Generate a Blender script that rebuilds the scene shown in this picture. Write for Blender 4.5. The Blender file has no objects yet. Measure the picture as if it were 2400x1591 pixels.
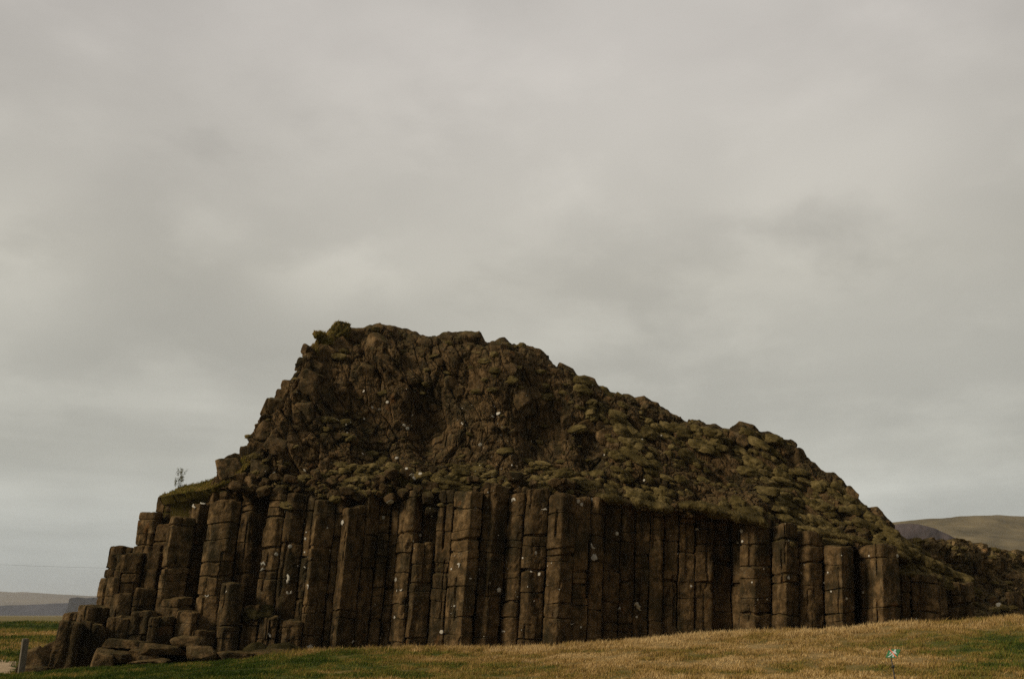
import bpy, math, random
import numpy as np
from mathutils import Vector, Matrix

random.seed(7)
RNG = np.random.default_rng(11)
scene = bpy.context.scene
col = scene.collection
R = math.radians

# ------------------------------------------------------------------ camera
EYE = 1.65
FPX = 2400 * 35.0 / 36.0
PITCH = math.atan((1440 - 795.5) / FPX)
cam_d = bpy.data.cameras.new('camera')
cam_d.lens = 35.0
cam_d.sensor_width = 36.0
cam_d.clip_start = 0.1
cam_d.clip_end = 20000
cam = bpy.data.objects.new('camera', cam_d)
cam.location = (0, 0, EYE)
cam.rotation_euler = (math.pi / 2 + PITCH, 0, 0)
col.objects.link(cam)
scene.camera = cam
scene.view_settings.view_transform = 'Standard'
scene.view_settings.look = 'None'
scene.view_settings.exposure = 0.92
scene.view_settings.gamma = 1.0
scene.cycles.volume_bounces = 2
scene.cycles.max_bounces = 8
scene.cycles.diffuse_bounces = 4
scene.cycles.use_denoising = False

# ------------------------------------------------------------------ sun and overcast sky
SUN = Vector((-0.80, -0.33, 0.50)).normalized()          # towards the sun: left of the camera
sun_d = bpy.data.lights.new('sun', 'SUN')
sun_d.energy = 1.5
sun_d.angle = R(14)
sun_d.color = (1.0, 0.87, 0.68)
sun = bpy.data.objects.new('sun', sun_d)
sun.rotation_euler = SUN.to_track_quat('Z', 'Y').to_euler()
sun.location = (-30, -10, 40)
col.objects.link(sun)

world = bpy.data.worlds.new('World')
scene.world = world
world.use_nodes = True


class NT:
    """small helper round a node tree"""
    def __init__(self, tree):
        self.t = tree
        tree.nodes.clear()

    def n(self, kind, **kw):
        nd = self.t.nodes.new(kind)
        ins = kw.pop('ins', {})
        for k, v in kw.items():
            setattr(nd, k, v)
        for k, v in ins.items():
            if isinstance(v, bpy.types.NodeSocket):
                self.t.links.new(v, nd.inputs[k])
            else:
                nd.inputs[k].default_value = v
        return nd

    def math(self, op, a, b=0.0, clamp=False):
        nd = self.n('ShaderNodeMath', operation=op, use_clamp=clamp, ins={0: a, 1: b})
        return nd.outputs[0]

    def mix(self, f, a, b):
        nd = self.n('ShaderNodeMix', data_type='RGBA')
        for sock, v in ((nd.inputs[0], f), (nd.inputs[6], a), (nd.inputs[7], b)):
            if isinstance(v, bpy.types.NodeSocket):
                self.t.links.new(v, sock)
            else:
                sock.default_value = v if not isinstance(v, tuple) else (v + (1,))[:4]
        return nd.outputs[2]

    def ramp(self, f, stops, interp='LINEAR'):
        nd = self.n('ShaderNodeValToRGB')
        self.t.links.new(f, nd.inputs[0])
        cr = nd.color_ramp
        cr.interpolation = interp
        while len(cr.elements) < len(stops):
            cr.elements.new(0.5)
        for e, (p, c) in zip(cr.elements, stops):
            e.position = p
            e.color = (c, c, c, 1) if not isinstance(c, tuple) else (c + (1,))[:4]
        return nd.outputs[0]

    def noise(self, vec, scale, detail=4.0, rough=0.5, dist=0.0):
        nd = self.n('ShaderNodeTexNoise', ins={'Scale': scale, 'Detail': detail, 'Roughness': rough, 'Distortion': dist})
        self.t.links.new(vec, nd.inputs['Vector'])
        return nd.outputs['Fac']

    def smooth(self, v, lo, hi):
        nd = self.n('ShaderNodeMapRange', interpolation_type='SMOOTHSTEP', ins={'Value': v, 'From Min': lo, 'From Max': hi})
        return nd.outputs[0]

    def link(self, a, b):
        self.t.links.new(a, b)


def pix_dir(px, py):
    xr, yu = (px - 1200) / FPX, (795.5 - py) / FPX
    c, s = math.cos(PITCH), math.sin(PITCH)
    return np.array([xr, c - yu * s, s + yu * c])


def P(px, py, Y):
    """world point seen at pixel (px, py) of the photograph, at distance Y"""
    d = pix_dir(px, py)
    return np.array([0, 0, EYE]) + d * (Y / d[1])


def build_sky():
    w = NT(world.node_tree)
    tc = w.n('ShaderNodeTexCoord')
    d = tc.outputs['Generated']
    sep = w.n('ShaderNodeSeparateXYZ')
    w.link(d, sep.inputs[0])
    z = sep.outputs[2]
    mp = w.n('ShaderNodeMapping', ins={'Vector': d, 'Scale': (1.0, 1.0, 1.9), 'Location': (1.7, 0.3, 0.4), 'Rotation': (0, R(4), 0)})
    big = w.noise(mp.outputs[0], 1.9, 3.0, 0.45, 0.15)
    fine = w.noise(mp.outputs[0], 6.0, 5.0, 0.55, 0.15)
    # stretched wisps low in the sky
    st = w.n('ShaderNodeMapping', ins={'Vector': d, 'Scale': (1.6, 1.6, 15.0), 'Location': (4.1, 2.0, 0.7)})
    wisp = w.noise(st.outputs[0], 1.6, 4.0, 0.5, 0.2)
    low = w.math('SUBTRACT', 1.0, w.smooth(z, 0.10, 0.30))
    v = w.math('ADD', w.math('MULTIPLY', big, 0.58), w.math('MULTIPLY', fine, 0.36))
    v = w.math('ADD', v, w.math('MULTIPLY', w.math('MULTIPLY', w.math('SUBTRACT', wisp, 0.5), low), 0.48))
    v = w.math('ADD', v, 0.03)

    def lobe(px, py, r, amp, sx=1.0):
        dv = Vector(pix_dir(px, py)).normalized()
        m = w.n('ShaderNodeVectorMath', operation='SUBTRACT', ins={0: d, 1: tuple(dv)})
        m2 = w.n('ShaderNodeVectorMath', operation='MULTIPLY', ins={0: m.outputs[0], 1: (1 / sx, 1.0, 1.0)})
        ln = w.n('ShaderNodeVectorMath', operation='LENGTH', ins={0: m2.outputs[0]})
        jag = w.math('MULTIPLY', w.math('SUBTRACT', fine, 0.5), r * 3.2)
        f = w.math('SUBTRACT', 1.0, w.smooth(w.math('ADD', ln.outputs['Value'], jag), 0.0, r))
        return w.math('MULTIPLY', f, amp)

    for a in ((800, 622, 0.06, 0.12, 1.9), (960, 645, 0.10, 0.06, 2.6), (1950, 560, 0.15, 0.07, 1.8), (1480, 640, 0.09, -0.06, 2.6),
              (250, 720, 0.13, -0.08, 1.2), (50, 600, 0.11, 0.09, 1.0), (1900, 880, 0.18, -0.05, 2.6), (330, 950, 0.05, 0.025, 6.0),
              (300, 1090, 0.05, 0.02, 5.0), (900, 250, 0.25, 0.03, 1.6), (1500, 420, 0.12, -0.02, 3.0), (2000, 250, 0.2, 0.025, 1.5)):
        v = w.math('ADD', v, lobe(*a))
    tone = w.ramp(v, [(0.36, 0.405), (0.46, 0.445), (0.54, 0.50), (0.72, 0.63)])
    # thicker air low down is bluer and a touch darker, the zenith is the brightest
    el = w.ramp(z, [(0.0, (0.92, 0.965, 0.93)), (0.14, (0.985, 0.972, 0.86)), (0.32, (1.035, 0.992, 0.865)), (0.52, (1.10, 1.04, 0.96)), (1.0, (1.15, 1.11, 1.06))])
    cl = w.n('ShaderNodeMix', data_type='RGBA', blend_type='MULTIPLY')
    cl.inputs[0].default_value = 1.0
    w.link(tone, cl.inputs[6])
    w.link(el, cl.inputs[7])
    # added dimming of the unseen sky behind the camera, darkens camera-facing rock
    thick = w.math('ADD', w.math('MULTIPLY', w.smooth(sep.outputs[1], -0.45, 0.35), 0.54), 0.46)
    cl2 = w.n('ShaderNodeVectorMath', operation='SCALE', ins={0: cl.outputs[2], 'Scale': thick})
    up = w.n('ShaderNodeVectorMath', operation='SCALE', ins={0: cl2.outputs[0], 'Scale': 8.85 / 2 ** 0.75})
    sky = w.n('ShaderNodeTexSky', sky_type='NISHITA', sun_disc=False)
    sky.sun_elevation = math.asin(SUN.z)
    sky.sun_rotation = math.atan2(SUN.x, SUN.y)
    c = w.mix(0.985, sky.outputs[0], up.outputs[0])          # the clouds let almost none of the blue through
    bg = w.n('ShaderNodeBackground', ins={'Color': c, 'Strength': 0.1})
    out = w.n('ShaderNodeOutputWorld')
    w.link(bg.outputs[0], out.inputs[0])


build_sky()

# ------------------------------------------------------------------ numeric helpers


def hash_(ix, iy, iz=0, seed=0):
    h = (ix.astype(np.int64) * 374761393 + iy.astype(np.int64) * 668265263 + np.asarray(iz, dtype=np.int64) * 2147483647 + seed * 974711) & 0x7fffffff
    h = ((h ^ (h >> 13)) * 1274126177) & 0x7fffffff
    h = ((h ^ (h >> 16)) * 2246822519) & 0x7fffffff
    h = (h ^ (h >> 15)) & 0xffffff
    return h / float(0xffffff)


def vnoise(p, seed=0):
    """value noise, p (N,3), about -1..1"""
    i = np.floor(p).astype(np.int64)
    f = p - i
    f = f * f * (3 - 2 * f)
    r = 0
    for a in (0, 1):
        wx = f[:, 0] if a else 1 - f[:, 0]
        for b in (0, 1):
            wy = f[:, 1] if b else 1 - f[:, 1]
            for c in (0, 1):
                wz = f[:, 2] if c else 1 - f[:, 2]
                r = r + wx * wy * wz * hash_(i[:, 0] + a, i[:, 1] + b, i[:, 2] + c, seed)
    return r * 2 - 1


def fbm(p, octaves=4, seed=0, gain=0.5):
    p = np.asarray(p, float)
    a, r, t = 1.0, 0, 0
    for o in range(octaves):
        r = r + a * vnoise(p * (2.03 ** o) + 17.3 * o, seed + o)
        t += a
        a *= gain
    return r / t


def voro(s, t, seed=0, jit=0.9):
    """2D cells: F1, F2, random id, offset to the cell's point"""
    i, j = np.floor(s).astype(np.int64), np.floor(t).astype(np.int64)
    f1 = np.full(s.shape, 9.0)
    f2 = np.full(s.shape, 9.0)
    ci = np.zeros(s.shape, np.int64)
    cj = np.zeros(s.shape, np.int64)
    dx = np.zeros(s.shape)
    dy = np.zeros(s.shape)
    for a in (-1, 0, 1):
        for b in (-1, 0, 1):
            ii, jj = i + a, j + b
            x = ii + 0.5 + jit * (hash_(ii, jj, 1, seed) - 0.5) - s
            y = jj + 0.5 + jit * (hash_(ii, jj, 2, seed) - 0.5) - t
            d = np.hypot(x, y)
            near = d < f1
            f2 = np.where(near, f1, np.minimum(f2, d))
            ci, cj = np.where(near, ii, ci), np.where(near, jj, cj)
            dx, dy = np.where(near, -x, dx), np.where(near, -y, dy)
            f1 = np.where(near, d, f1)
    return f1, f2, ci, cj, dx, dy


def mesh_np(name, verts, face_sets, smooth=False):
    me = bpy.data.meshes.new(name)
    verts = np.asarray(verts, np.float32)
    face_sets = [np.asarray(f, np.int32) for f in face_sets if len(f)]
    me.vertices.add(len(verts))
    me.vertices.foreach_set('co', verts.ravel())
    idx = np.concatenate([f.ravel() for f in face_sets])
    sizes = np.concatenate([np.full(len(f), f.shape[1], np.int32) for f in face_sets])
    start = np.concatenate([[0], np.cumsum(sizes)[:-1]]).astype(np.int32)
    me.loops.add(len(idx))
    me.loops.foreach_set('vertex_index', idx)
    me.polygons.add(len(sizes))
    me.polygons.foreach_set('loop_start', start)
    me.polygons.foreach_set('use_smooth', np.full(len(sizes), smooth, bool))
    me.update(calc_edges=True)
    return me


def grid_faces(nr, nc, wrap=False):
    r, c = np.meshgrid(np.arange(nr - 1), np.arange(nc if wrap else nc - 1), indexing='ij')
    a = (r * nc + c).ravel()
    b = (r * nc + (c + 1) % nc).ravel()
    return np.stack([a, b, b + nc, a + nc], 1)


def place(name, me, mat, parent=None, origin=None):
    """link a mesh as one object; its origin is put at `origin` (world), the vertices stay where they are"""
    o = bpy.data.objects.new(name, me)
    if origin is not None:
        origin = Vector([float(v) for v in origin])
        me.transform(Matrix.Translation(-origin))
        o.location = origin
    if parent is not None:
        o.parent = parent
        o.location = o.location - world_loc(parent)
    if mat is not None and not me.materials:
        me.materials.append(mat)
    col.objects.link(o)
    return o


def world_loc(o):
    v = Vector((0, 0, 0))
    while o is not None:
        v = v + o.location
        o = o.parent
    return v


def thing(name, label, cat, loc, group=None):
    o = bpy.data.objects.new(name, None)
    o.location = [float(v) for v in loc]
    o.empty_display_size = 0.3
    col.objects.link(o)
    return tag(o, label, cat, group)


def tag(o, label=None, cat=None, group=None, kind=None):
    for k, v in (('label', label), ('category', cat), ('group', group), ('kind', kind)):
        if v:
            o[k] = v
    return o


ICO = {}


def ico(level):
    if level not in ICO:
        import bmesh
        bm = bmesh.new()
        bmesh.ops.create_icosphere(bm, subdivisions=level, radius=1.0)
        v = np.array([x.co[:] for x in bm.verts])
        f = np.array([[q.index for q in p.verts] for p in bm.faces])
        bm.free()
        ICO[level] = (v, f)
    return ICO[level]


def rock_shape(level, seed, boxy=0.5, planes=9, rough=0.05):
    """an angular stone about 1 m across: an icosphere cut by random planes"""
    r = np.random.default_rng(seed)
    d, f = ico(level)
    n = [np.array(a, float) for a in ((1, 0, 0), (-1, 0, 0), (0, 1, 0), (0, -1, 0), (0, 0, 1), (0, 0, -1))]
    q = [x + r.normal(0, 0.22, 3) for x in n] + [r.normal(0, 1, 3) for _ in range(planes)]
    h = list(r.uniform(0.42, 0.54, 6)) + list(r.uniform(0.5, 0.66, planes))
    rad = np.full(len(d), 0.75)
    for a, b in zip(q, h):
        a = a / np.linalg.norm(a)
        dot = d @ a
        lim = np.where(dot > 0.05, b / np.maximum(dot, 0.05), 9)
        rad = -np.log(np.exp(-rad * 45) + np.exp(-np.minimum(lim, 5) * 45)) / 45
    v = d * rad[:, None]
    v *= 1 + rough * fbm(v * 4 + seed, 4, seed)[:, None]
    return v, f


# ------------------------------------------------------------------ materials


def new_mat(name):
    m = bpy.data.materials.new(name)
    m.use_nodes = True
    return m, NT(m.node_tree)


def finish(t, color, rough=0.9, bump=None, bstr=0.5, bdist=0.02, spec=0.25):
    b = t.n('ShaderNodeBsdfPrincipled')
    for k, v in (('Base Color', color), ('Roughness', rough)):
        if isinstance(v, bpy.types.NodeSocket):
            t.link(v, b.inputs[k])
        else:
            b.inputs[k].default_value = v if not isinstance(v, tuple) else (v + (1,))[:4]
    b.inputs['Specular IOR Level'].default_value = spec
    if bump is not None:
        bp = t.n('ShaderNodeBump', ins={'Strength': bstr, 'Distance': bdist, 'Height': bump})
        t.link(bp.outputs[0], b.inputs['Normal'])
    o = t.n('ShaderNodeOutputMaterial')
    t.link(b.outputs[0], o.inputs[0])


def rock_material(name, tint=1.0, moss=0.5, warm=1.0):
    m, t = new_mat(name)
    g = t.n('ShaderNodeNewGeometry')
    pos = g.outputs['Position']
    oi = t.n('ShaderNodeObjectInfo')
    big = t.noise(pos, 0.55, 4, 0.6, 0.3)
    mid = t.noise(pos, 3.2, 5, 0.6, 0.2)
    fine = t.noise(pos, 9.0, 6, 0.75)
    grain = t.noise(pos, 38.0, 3, 0.7)
    k = tint
    c = t.ramp(mid, [(0.28, (0.046 * k, 0.032 * k, 0.015 * k)), (0.45, (0.110 * k * warm, 0.073 * k, 0.032 * k)),
                     (0.60, (0.215 * k * warm, 0.142 * k, 0.064 * k)), (0.78, (0.35 * k, 0.245 * k, 0.125 * k))])
    st = t.n('ShaderNodeMapping', ins={'Vector': pos, 'Scale': (2.6, 2.6, 0.55)})
    streak = t.noise(st.outputs[0], 1.0, 6, 0.65, 0.3)
    dark = t.smooth(t.math('ADD', t.math('MULTIPLY', big, 0.5), t.math('MULTIPLY', streak, 0.5)), 0.44, 0.60)
    blk = t.mix(t.noise(pos, 0.8, 3, 0.5), (0.022 * k, 0.023 * k, 0.011 * k), (0.052 * k, 0.040 * k, 0.022 * k))
    c = t.mix(t.math('MULTIPLY', dark, 0.82), c, blk)       # black crustose growth and water streaks
    grey = t.smooth(t.noise(pos, 1.9, 5, 0.65, 0.4), 0.56, 0.70)
    c = t.mix(t.math('MULTIPLY', grey, 0.5), c, (0.23 * k, 0.172 * k, 0.098 * k))       # pale weathered crust
    sp = t.smooth(fine, 0.58, 0.74)
    c = t.mix(t.math('MULTIPLY', sp, 0.5), c, (0.35 * k, 0.255 * k, 0.14 * k))
    gr = t.math('SUBTRACT', 1.0, t.smooth(grain, 0.34, 0.50))
    c = t.mix(t.math('MULTIPLY', gr, 0.6), c, (0.028 * k, 0.022 * k, 0.015 * k))
    rust = t.smooth(t.noise(pos, 1.1, 3, 0.5, 1.0), 0.66, 0.74)
    c = t.mix(t.math('MULTIPLY', rust, 0.45), c, (0.22 * k, 0.10 * k, 0.035 * k))
    # each block has weathered to a tone of its own
    hsv = t.n('ShaderNodeHueSaturation', ins={'Color': c, 'Value': t.math('ADD', t.math('MULTIPLY', oi.outputs['Random'], 0.62), 0.70)})
    c = hsv.outputs[0]
    if moss > 0:
        nz = t.n('ShaderNodeSeparateXYZ')
        t.link(g.outputs['Normal'], nz.inputs[0])
        mm = t.math('ADD', nz.outputs[2], t.math('MULTIPLY', t.math('SUBTRACT', t.noise(pos, 2.2, 4, 0.6), 0.5), 1.6))
        mm = t.smooth(mm, 0.52, 0.86)
        mc = t.mix(t.noise(pos, 7.0, 3, 0.6), (0.06, 0.048, 0.017), (0.135, 0.105, 0.042))
        c = t.mix(t.math('MULTIPLY', mm, moss), c, mc)
    h = t.math('ADD', t.math('MULTIPLY', fine, 0.75), t.math('MULTIPLY', grain, 0.25))
    finish(t, c, 1.0, h, 1.0, 0.09, 0.03)
    return m


def moss_material(name, a, b, c3):
    m, t = new_mat(name)
    g = t.n('ShaderNodeNewGeometry')
    pos = g.outputs['Position']
    n1 = t.noise(pos, 1.7, 4, 0.6)
    n2 = t.noise(pos, 24.0, 4, 0.7)
    n3 = t.noise(pos, 70.0, 2, 0.7)
    oi = t.n('ShaderNodeObjectInfo')
    c = t.ramp(t.math('ADD', t.math('MULTIPLY', n1, 0.6), t.math('MULTIPLY', n2, 0.4)), [(0.34, a), (0.50, b), (0.66, c3)])
    hsv = t.n('ShaderNodeHueSaturation', ins={'Color': c, 'Value': t.math('ADD', t.math('MULTIPLY', oi.outputs['Random'], 0.45), 0.78)})
    finish(t, hsv.outputs[0], 1.0, t.math('ADD', n2, t.math('MULTIPLY', n3, 0.6)), 1.0, 0.03, 0.05)
    return m


ROCK = rock_material('weathered_basalt', 0.82, 0.35, 1.05)
CRAG = rock_material('broken_basalt', 0.80, 0.5, 1.06)
FAR_CRAG = rock_material('mossy_basalt', 1.25, 0.6)
MOSS = moss_material('grey_moss', (0.030, 0.023, 0.008), (0.094, 0.070, 0.024), (0.245, 0.182, 0.076))
DARK_MOSS = moss_material('dark_moss', (0.018, 0.015, 0.006), (0.042, 0.034, 0.012), (0.085, 0.064, 0.025))
TURF = moss_material('turf', (0.050, 0.040, 0.012), (0.105, 0.082, 0.022), (0.20, 0.150, 0.050))


def simple_mat(name, col_a, col_b, scale=20, rough=0.7, bstr=0.2):
    m, t = new_mat(name)
    tc = t.n('ShaderNodeTexCoord')
    n = t.noise(tc.outputs['Object'], scale, 5, 0.6)
    finish(t, t.mix(n, col_a, col_b), rough, n, bstr, 0.004, 0.3)
    return m


LICHEN = simple_mat('white_lichen', (0.30, 0.27, 0.21), (0.66, 0.62, 0.53), 30, 0.95, 0.6)
GREEN_PAINT = simple_mat('green_enamel', (0.018, 0.105, 0.030), (0.026, 0.13, 0.040), 8, 0.45, 0.05)
WHITE_PAINT = simple_mat('white_enamel', (0.38, 0.40, 0.38), (0.46, 0.48, 0.46), 8, 0.45, 0.05)
RED_PAINT = simple_mat('red_enamel', (0.50, 0.10, 0.045), (0.58, 0.14, 0.06), 8, 0.45, 0.05)
STEEL = simple_mat('dull_steel', (0.025, 0.023, 0.02), (0.06, 0.055, 0.045), 40, 0.6, 0.2)

m, t = new_mat('weathered_wood')
tc = t.n('ShaderNodeTexCoord')
mp = t.n('ShaderNodeMapping', ins={'Vector': tc.outputs['Object'], 'Scale': (30, 30, 2.5)})
n = t.noise(mp.outputs[0], 1.6, 6, 0.7, 0.4)
finish(t, t.ramp(n, [(0.3, (0.08, 0.066, 0.048)), (0.5, (0.16, 0.135, 0.10)), (0.7, (0.27, 0.235, 0.185))]), 0.9, n, 0.6, 0.01, 0.1)
WOOD = m

BARK = simple_mat('twig_bark', (0.05, 0.036, 0.02), (0.10, 0.075, 0.045), 30)
LEAF = simple_mat('young_leaf', (0.11, 0.11, 0.035), (0.20, 0.18, 0.06), 30)
CABLE = simple_mat('cable_metal', (0.10, 0.10, 0.10), (0.16, 0.16, 0.16), 3)

# grass: colour comes with each blade (a tint between green and straw)
m, t = new_mat('grass_blades')
at = t.n('ShaderNodeAttribute', attribute_name='tint')
c = t.ramp(at.outputs['Fac'], [(0.0, (0.030, 0.054, 0.010)), (0.22, (0.085, 0.116, 0.020)), (0.45, (0.215, 0.172, 0.038)),
                               (0.66, (0.330, 0.212, 0.066)), (0.85, (0.450, 0.296, 0.112)), (1.0, (0.60, 0.44, 0.21))])
b = t.n('ShaderNodeBsdfDiffuse')
t.link(c, b.inputs[0])
tr = t.n('ShaderNodeBsdfTranslucent')
t.link(c, tr.inputs[0])
mx = t.n('ShaderNodeMixShader', ins={0: 0.25})
t.link(b.outputs[0], mx.inputs[1])
t.link(tr.outputs[0], mx.inputs[2])
o = t.n('ShaderNodeOutputMaterial')
t.link(mx.outputs[0], o.inputs[0])
BLADES = m

m, t = new_mat('meadow_ground')
g = t.n('ShaderNodeNewGeometry')
at = t.n('ShaderNodeAttribute', attribute_name='tint')
f2 = t.noise(g.outputs['Position'], 9.0, 5, 0.7)
f3 = t.noise(g.outputs['Position'], 0.02, 5, 0.6)
tt = t.math('ADD', at.outputs['Fac'], t.math('MULTIPLY', t.math('SUBTRACT', f2, 0.5), 0.7))
c = t.ramp(tt, [(0.0, (0.026, 0.038, 0.008)), (0.3, (0.065, 0.075, 0.017)), (0.55, (0.130, 0.105, 0.033)), (0.9, (0.25, 0.175, 0.075))])
finish(t, c, 1.0, f2, 0.8, 0.05, 0.05)
GROUND = m

m, t = new_mat('path_gravel')
g = t.n('ShaderNodeNewGeometry')
f2 = t.noise(g.outputs['Position'], 16.0, 6, 0.75)
finish(t, t.ramp(f2, [(0.3, (0.20, 0.14, 0.085)), (0.5, (0.36, 0.265, 0.16)), (0.7, (0.50, 0.385, 0.25))]), 1.0, f2, 0.8, 0.03, 0.1)
GRAVEL = m


def hill_material(name, lo, hi, scale):
    m, t = new_mat(name)
    g = t.n('ShaderNodeNewGeometry')
    f = t.noise(g.outputs['Position'], scale, 7, 0.62, 0.4)
    finish(t, t.ramp(f, [(0.32, lo), (0.68, hi)]), 1.0, f, 0.7, 0.3 / scale * 0.1, 0.05)
    return m


# ------------------------------------------------------------------ ground


CREST = [(-700, 1592), (0, 1582), (130, 1574), (250, 1563), (420, 1557), (560, 1548), (700, 1531), (850, 1524), (1010, 1522), (1200, 1521), (1400, 1513),
         (1600, 1495), (1750, 1484), (1900, 1481), (1990, 1480), (2050, 1472), (2090, 1463), (2200, 1462), (2300, 1456), (2400, 1449), (2700, 1440), (3300, 1430)]
CREST_Y = 36.6
_cp = np.array([P(a, b, CREST_Y) for a, b in CREST])
LEFT_Y = [36, 40, 48, 60, 70, 73.5, 76, 82, 100]
LEFT_Z = [-0.55, -0.25, 0.08, 0.44, 0.62, 1.02, 1.10, 0.3, 0.0]


def ground_z(x, y, relief=True):
    x, y = np.asarray(x, float), np.asarray(y, float)
    zc = np.interp(x, _cp[:, 0], _cp[:, 2])
    zn = np.interp(x, [-12, 0, 12], [-0.12, 0.0, 0.05])
    k = np.clip((y - 22.5) / (CREST_Y - 22.5), 0, 1)
    k = k ** 1.15
    z = zn + (zc - zn) * k
    back = np.clip((y - CREST_Y - 0.6) / 4.0, 0, 1)
    z = z - back * back * (3 - 2 * back) * np.interp(x, [-14, -6, 12, 24], [0.0, 0.3, 0.35, 0.3])
    # the left field rises to a low bank, then everything goes out to the plain
    wl = np.clip((-x / np.maximum(y, 1) - 0.36) / 0.07, 0, 1) * (y > 36.2)
    z = z * (1 - wl) + wl * (np.interp(y, LEFT_Y, LEFT_Z))
    far = np.clip((y - 75) / 70, 0, 1) * (1 - wl)
    z = z * (1 - far)
    if relief:
        pts = np.stack([x.ravel(), y.ravel(), np.zeros(x.size)], 1)
        near = np.clip(1 - (y.ravel() - 60) / 80, 0.15, 1)
        tus = 0.055 * fbm(pts / 0.75, 3, 5) + 0.06 * fbm(pts / 3.0, 3, 9)
        bank = 0.16 * fbm(pts / 2.2, 3, 31) * ((y.ravel() > 71) & (y.ravel() < 79))
        z = z + (tus * near + bank).reshape(x.shape)
    return z


def tint_at(x, y):
    """how green (0) or straw (1) the meadow is there"""
    x, y = np.asarray(x, float), np.asarray(y, float)
    px = 1200 + x / np.maximum(y, 1) * FPX * 0.99
    base = np.interp(px, [-400, 0, 250, 600, 760, 950, 1150, 1500, 2000, 2130, 2230, 2500, 3000], [0.2, 0.15, 0.10, 0.20, 0.34, 0.48, 0.60, 0.70, 0.70, 0.60, 0.46, 0.42, 0.45])
    base = base + 0.10 * np.clip((y - 31) / 5, 0, 1) * (px > 700)
    pts = np.stack([x.ravel(), y.ravel(), np.zeros(x.size)], 1)
    v = 0.48 * fbm(pts / np.array([2.6, 1.8, 1]), 4, 41) + 0.34 * fbm(pts / 0.55, 3, 47)
    left = (px < 330) & (y > 38)
    band = np.interp(y, [36, 41, 43, 47, 49, 52, 56, 58, 62, 64, 71, 73, 80, 90, 6000], [0.2, 0.25, 0.2, 0.26, 0.55, 0.5, 0.28, 0.3, 0.62, 0.6, 0.22, 0.17, 0.3, 0.62, 0.75])
    base = np.where(left | (y > 80), band, base)
    return np.clip(base + v.reshape(x.shape) * np.where(y > 80, 0.5, 1.0), 0, 1)


def geo_axis(a, b, step, lim, grow=1.16):
    v = list(np.arange(a, b + 1e-6, step))
    s = step
    while v[-1] < lim:
        s *= grow
        v.append(v[-1] + s)
    return v


xs = geo_axis(0, 32, 0.16, 6500)
xs = np.array([-v for v in xs[:0:-1]] + xs)
ys = np.array(list(np.arange(-40, 18, 2.0)) + geo_axis(18, 80, 0.16, 7500))
GX, GY = np.meshgrid(xs, ys)
GZ = ground_z(GX, GY)
gm = mesh_np('ground', np.stack([GX.ravel(), GY.ravel(), GZ.ravel()], 1), [grid_faces(len(ys), len(xs))], True)
a = gm.attributes.new('tint', 'FLOAT', 'POINT')
a.data.foreach_set('value', tint_at(GX, GY).ravel().astype(np.float32))
tag(place('ground', gm, GROUND), kind='structure')

# the gravel path at the left edge
pr = []
for k in range(56):
    y = 36.9 + k * 0.12
    x0 = -26.0
    x1 = P(42 - max(0, k - 44) * 6, 1560, y)[0] + 0.12 * math.sin(k * 0.9)
    row = np.stack([np.linspace(x0, x1, 60), np.full(60, y)], 1)
    pr.append(row)
pr = np.array(pr)
PZ = ground_z(pr[..., 0], pr[..., 1]) + 0.03
PZ[:, -2:] -= 0.06
PZ[0, :] -= 0.06
PZ[-1, :] -= 0.06
pm = mesh_np('path', np.concatenate([pr, PZ[..., None]], 2).reshape(-1, 3), [grid_faces(56, 60)], True)
tag(place('path', pm, GRAVEL), kind='structure')

# ------------------------------------------------------------------ the basalt outcrop
outcrop = thing('basalt_outcrop', 'large dark brown rock outcrop of upright basalt columns under a broken mossy crag', 'rock outcrop', (0, 41, 0))


def lerp_rows(rows, n):
    """resample a polyline of paired points (K, m) to n rows, evenly along its length"""
    rows = np.array(rows, float)
    d = np.concatenate([[0], np.cumsum(np.linalg.norm(np.diff(rows, axis=0), axis=1))])
    q = np.linspace(0, d[-1], n)
    return np.stack([np.interp(q, d, rows[:, i]) for i in range(rows.shape[1])], 1)


def S0(a):
    return np.zeros_like(a)


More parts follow.
